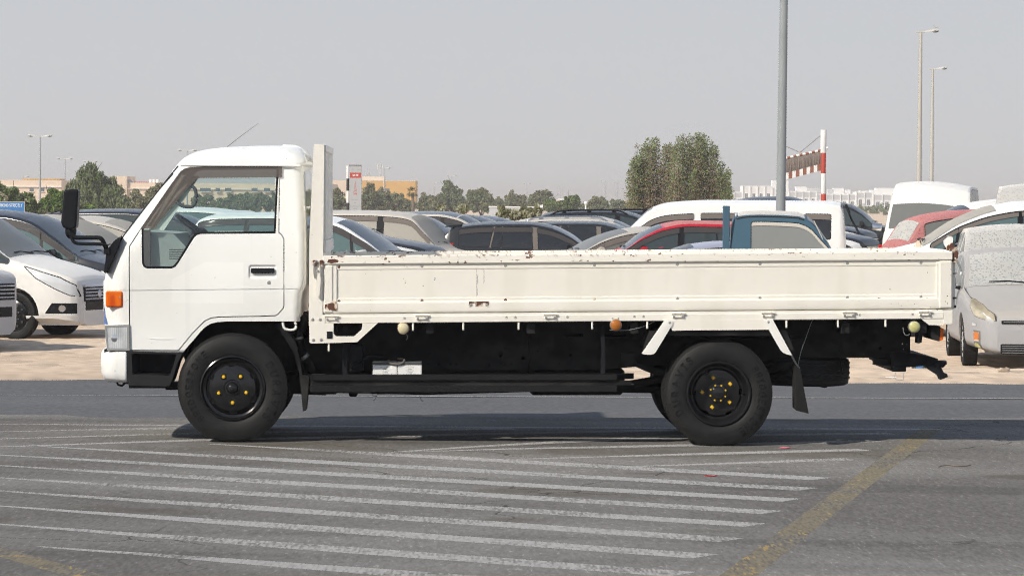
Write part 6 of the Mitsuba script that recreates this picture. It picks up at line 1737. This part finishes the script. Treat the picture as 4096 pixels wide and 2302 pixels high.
# a hedge-like belt of trees behind everything
rng = np.random.default_rng(77)
ms = []
for u in range(-200, 4300, 26):
    dd = rng.uniform(620, 800)
    cc = P(u + rng.uniform(-15, 15), 822, dd)
    ms.append(leaves(rng, np.array([cc[0], dd, LOT + .8]), np.array([1.6, 1.4, rng.uniform(1.0, 1.9)]), 170, .34, k=10))
k = thing('distant_trees', 'low grey-green belt of distant trees along the horizon', 'trees', kind='stuff')
add(k, '', merge(ms), 'mat_leaf_grey', False)

# ---------------------------------------------------------------- walls and buildings
def bl(u0, u1, v0, v1, d, dep=10.0, c=0):
    a, b = P(u0, v0, d), P(u1, v0, d)
    z1 = P((u0 + u1) / 2, v0, d)[2]
    z0 = P((u0 + u1) / 2, v1, d)[2] if v1 is not None else LOT - .3
    return box(a[0], b[0], d, d + dep, z0, z1, c)


k = thing('garden_wall', 'long low white wall in front of the far trees', 'wall')
add(k, 'wall', bl(1957, 2172, 830, None, 190, .3), 'mat_build_grey', False)
add(k, 'coping', bl(1955, 2150, 825, 830, 189.95, .4), 'mat_build_white', False)
add(k, 'end_block', hull([P(u_, v_, 189.9 + y) for u_, v_ in ((2145, 830), (2172, 830), (2160, 820), (2172, 817)) for y in (0, .4)]), 'mat_build_white', False)

k = thing('cream_building', 'long cream flat-roofed building behind the trees at the left', 'building')
D5 = 640.0
add(k, 'wall', [bl(-160, 246, 719, None, D5, 20), bl(490, 1330, 733, None, D5 + .4, 20)], 'mat_build_cream', False)
add(k, 'parapet', bl(90, 238, 714, 719, D5 - .1, 8), 'mat_build_yellow', False)
add(k, 'roof_block', bl(440, 507, 704, None, D5 - .3, 15), 'mat_build_cream', False)
add(k, 'ledge', [bl(-160, 246, 744, 747, D5 - .4, .5), bl(490, 1330, 756, 758, D5 - .05, .5)], 'mat_build_white', False)
for u0, u1 in ((118, 134), (156, 176), (190, 206), (40, 56), (800, 842), (862, 880), (900, 925), (1006, 1030), (1056, 1080), (1100, 1120)):
    wk = add(k, 'window', bl(u0, u1, 752, 766, D5 - .12, .2), 'mat_build_pane', False)
    add(wk, 'sill', bl(u0 - 1, u1 + 1, 766, 768, D5 - .3, .4), 'mat_build_white', False)
for u0 in (588, 602, 616):
    a = P(u0 + 6, 732, D5)
    add(k, 'water_tank', cyl((a[0], D5 + 4, a[2]), (a[0], D5 + 4, P(u0, 716, D5)[2]), .28, 14), 'mat_build_white', 30)
add(k, 'roof_vault', hull([P(u_, v_, D5 + y) for u_, v_ in ((508, 733), (536, 733), (533, 724), (522, 717), (510, 717)) for y in (1, 6)]), 'mat_build_grey', 30)
add(k, 'red_roof', bl(536, 588, 727, 733, D5 + 2, 3), 'mat_sign_red', False)
k = thing('yellow_building', 'orange-yellow building with rooftop antennas right of the tall notice', 'building')
D6 = 900.0
add(k, 'wall', bl(1448, 1662, 723, None, D6, 20), 'mat_build_yellow', False)
add(k, 'cream_wing', [bl(1448, 1537, 706, None, D6 + 3, 12), bl(1320, 1400, 721, None, D6 - 1, 12), bl(1533, 1538, 722, 760, D6 - .3, 1)], 'mat_build_cream', False)
add(k, 'coping', bl(1448, 1663, 721, 723, D6 - .2, 20), 'mat_build_white', False)
add(k, 'window', bl(1540, 1558, 754, 764, D6 - .1, .2), 'mat_build_pane', False)
for u_, v_, w_ in ((1521, 655, 1), (1461, 681, 0), (1475, 671, 2), (1650, 684, 0)):
    a, b = P(u_, 712, D6 + 5), P(u_, v_, D6 + 5)
    add(k, 'mast', cyl((a[0], D6 + 5, a[2]), (a[0], D6 + 5, b[2]), .16 if w_ == 1 else .07, 6), 'mat_lamp_head', True)
    if w_ == 1:
        add(k, 'antenna', [bl(u_ - 14, u_ - 8, 655, 676, D6 + 4.8, .3), bl(u_ - 3, u_ + 2, 653, 672, D6 + 4.6, .3), bl(u_ + 7, u_ + 11, 655, 674, D6 + 4.8, .3), bl(u_ - 14, u_ + 11, 664, 666, D6 + 5, .2)], 'mat_lamp_head', False)
    if w_ == 2:
        add(k, 'tripod', [tube([P(u_, 690, D6 + 5), P(u_ + dx, 707, D6 + 5)], .06, 4) for dx in (-9, 8)] + [bl(u_ - 5, u_ + 5, 674, 676, D6 + 5, .1), bl(u_ - 4, u_ + 4, 679, 681, D6 + 5, .1)], 'mat_grey_inner', True)
# white apartment blocks
D7 = 1250.0


def apartment(label, u0, u1, vt, bays, top_band=True, roof=()):
    k = thing('apartment_block', label, 'building', None)
    add(k, 'wall', bl(u0, u1, vt, None, D7, 14), 'mat_build_white', False)
    if top_band: add(k, 'shade_panel', bl(u0 + 5, u1 - 5, vt + 5, vt + 24, D7 - .1, .2), 'mat_build_grey', False)
    for a, b, c, e in roof: add(k, 'roof_box', bl(a, b, c, vt + 1 if e else vt + 4, D7 + 3, 6), 'mat_build_white' if e else 'mat_build_grey', False)
    w = (u1 - u0) / bays
    for fl in range(3):
        v0 = vt + 30 + 33 * fl
        add(k, 'floor_slab', bl(u0 - 1, u1 + 1, v0 + 25, v0 + 28, D7 - 1.0, 1.2), 'mat_build_white', False)
        for i in range(bays):
            a = u0 + w * i
            wk = add(k, 'window', bl(a + w * .28, a + w * .66, v0 + 1, v0 + 24, D7 - .12, .2), 'mat_build_pane', False)
            add(wk, 'mullion', bl(a + w * .46, a + w * .48, v0 + 1, v0 + 24, D7 - .2, .1), 'mat_build_white', False)
            if i % 2 == 0: add(k, 'balcony', bl(a + w * .68, a + w * .98, v0 + 15, v0 + 25, D7 - 1.1, .15), 'mat_build_grey', False)
            add(k, 'pier', bl(a - 1.5, a + 1.5, vt - 1, v0 + 25, D7 - .6, .6), 'mat_build_white', False) if fl == 2 else None


apartment('low white apartment block right behind the feathery bush', 2868, 2972, 766, 3)
apartment('white apartment block with a high blank top left of the grey pole', 2972, 3090, 743, 4, False)
apartment('white apartment block with a stair tower behind the grey pole', 3090, 3156, 760, 2, False, ((3089, 3154, 722, 1),))
apartment('white apartment block with a railed roof terrace right of the grey pole', 3156, 3268, 764, 4, True, ((3183, 3227, 746, 1), (3227, 3283, 752, 0)))
apartment('white apartment block behind the red and white post', 3268, 3426, 775, 5, True, ((3312, 3335, 757, 0), (3335, 3376, 752, 1), (3378, 3402, 759, 1)))
apartment('white apartment block between the post and the high van', 3426, 3492, 767, 2, True, ((3440, 3472, 763, 1),))
apartment('white apartment block at the left shoulder of the high van', 3494, 3640, 776, 4, True, ((3482, 3520, 760, 1), (3504, 3600, 752, 1)))
k = thing('pale_house', 'small pale house among the far trees left of the feathery bush', 'building')
add(k, 'wall', bl(2502, 2545, 801, None, 700, 6), 'mat_build_cream', False)
k = thing('pale_house', 'small pale house behind the fresh green tree', 'building')
add(k, 'wall', bl(2218, 2300, 797, None, 720, 6), 'mat_build_cream', False)
add(k, 'gable', hull([P(u_, v_, 719.8 + y) for u_, v_ in ((2218, 800), (2262, 800), (2240, 793), (2262, 795)) for y in (0, 5)]), 'mat_build_white', False)

# ---------------------------------------------------------------- small things lying about
rng = np.random.default_rng(5)


def litter(name, label, cat, u, v, w, h, mat, z=0.0, g=None):
    p = G(u, v, z)
    k = thing(name, label, cat, g)
    pts = [(p[0] + rng.uniform(-1, 1) * w / 2, p[1] + rng.uniform(-1, 1) * w / 2, z + rng.uniform(0, 1) * h) for _ in range(9)] + [(p[0] - w / 2, p[1], z), (p[0] + w / 2, p[1], z)]
    add(k, '', hull(pts), mat, False)


litter('litter', 'red scrap lying behind the rear wheel on the apron', 'litter', 3138, 1792, .10, .012, 'mat_lens_red')
litter('litter', 'red scrap lying on the hatching in front of the rear wheel', 'litter', 2843, 1902, .09, .010, 'mat_lens_red')
litter('litter', 'white scrap on the sand under the towing jaw', 'litter', 3560, 1516, .16, .03, 'mat_paint_signwhite', -.0)
litter('litter', 'small white scrap on the sand in front of the silver hatchback', 'litter', 3950, 1494, .12, .02, 'mat_paint_signwhite', -.1)
p = G(2048 + 2220 * .795, 1500 + 462 * .795)
k = thing('twig', 'thin dark twig lying on the asphalt at the right', 'twig')
add(k, '', tube(bez([(p[0] - .10, p[1] - .05, .006), (p[0] - .03, p[1] + .02, .012), (p[0] + .03, p[1] - .01, .008), (p[0] + .12, p[1] + .07, .012)], 12), [.0035] * 12, 5), 'mat_bark', True)
k = thing('plastic_bottle', 'crushed blue plastic bottle lying on the sand under the rear bumper', 'bottle')
p = G(3688, 1494, -.05)
zg = float(sand_z(np.array([p[0]]), np.array([p[1]]))[0]) + .035
add(k, 'body', tube([(p[0] - .10, p[1], zg), (p[0] + .07, p[1] + .02, zg), (p[0] + .10, p[1] + .02, zg)], [.036, .036, .016], 10), 'mat_pane_sky', True)
add(k, 'label', tube([(p[0] - .07, p[1], zg), (p[0] - .0, p[1] + .008, zg)], .038, 10), 'mat_sign_blue', True)
# stones on the sand
for i in range(24):
    x = rng.uniform(-9, 9); y = rng.uniform(35.5, 44)
    if -7.0 < x * 30 / y < 5.0 and not (x > 4): 
        if i % 2: continue
    s_ = rng.uniform(.015, .05)
    z = float(sand_z(np.array([x]), np.array([y]))[0])
    b = ball((x, y, z + s_ * .3), (s_ * 1.3, s_, s_ * .7), 1)
    b.vertices += rng.normal(size=b.vertices.shape) * s_ * .12
    k = thing('stone', 'small stone lying on the sand beyond the road', 'stone', 'small stones on the sand')
    add(k, '', b, 'mat_sand', False)
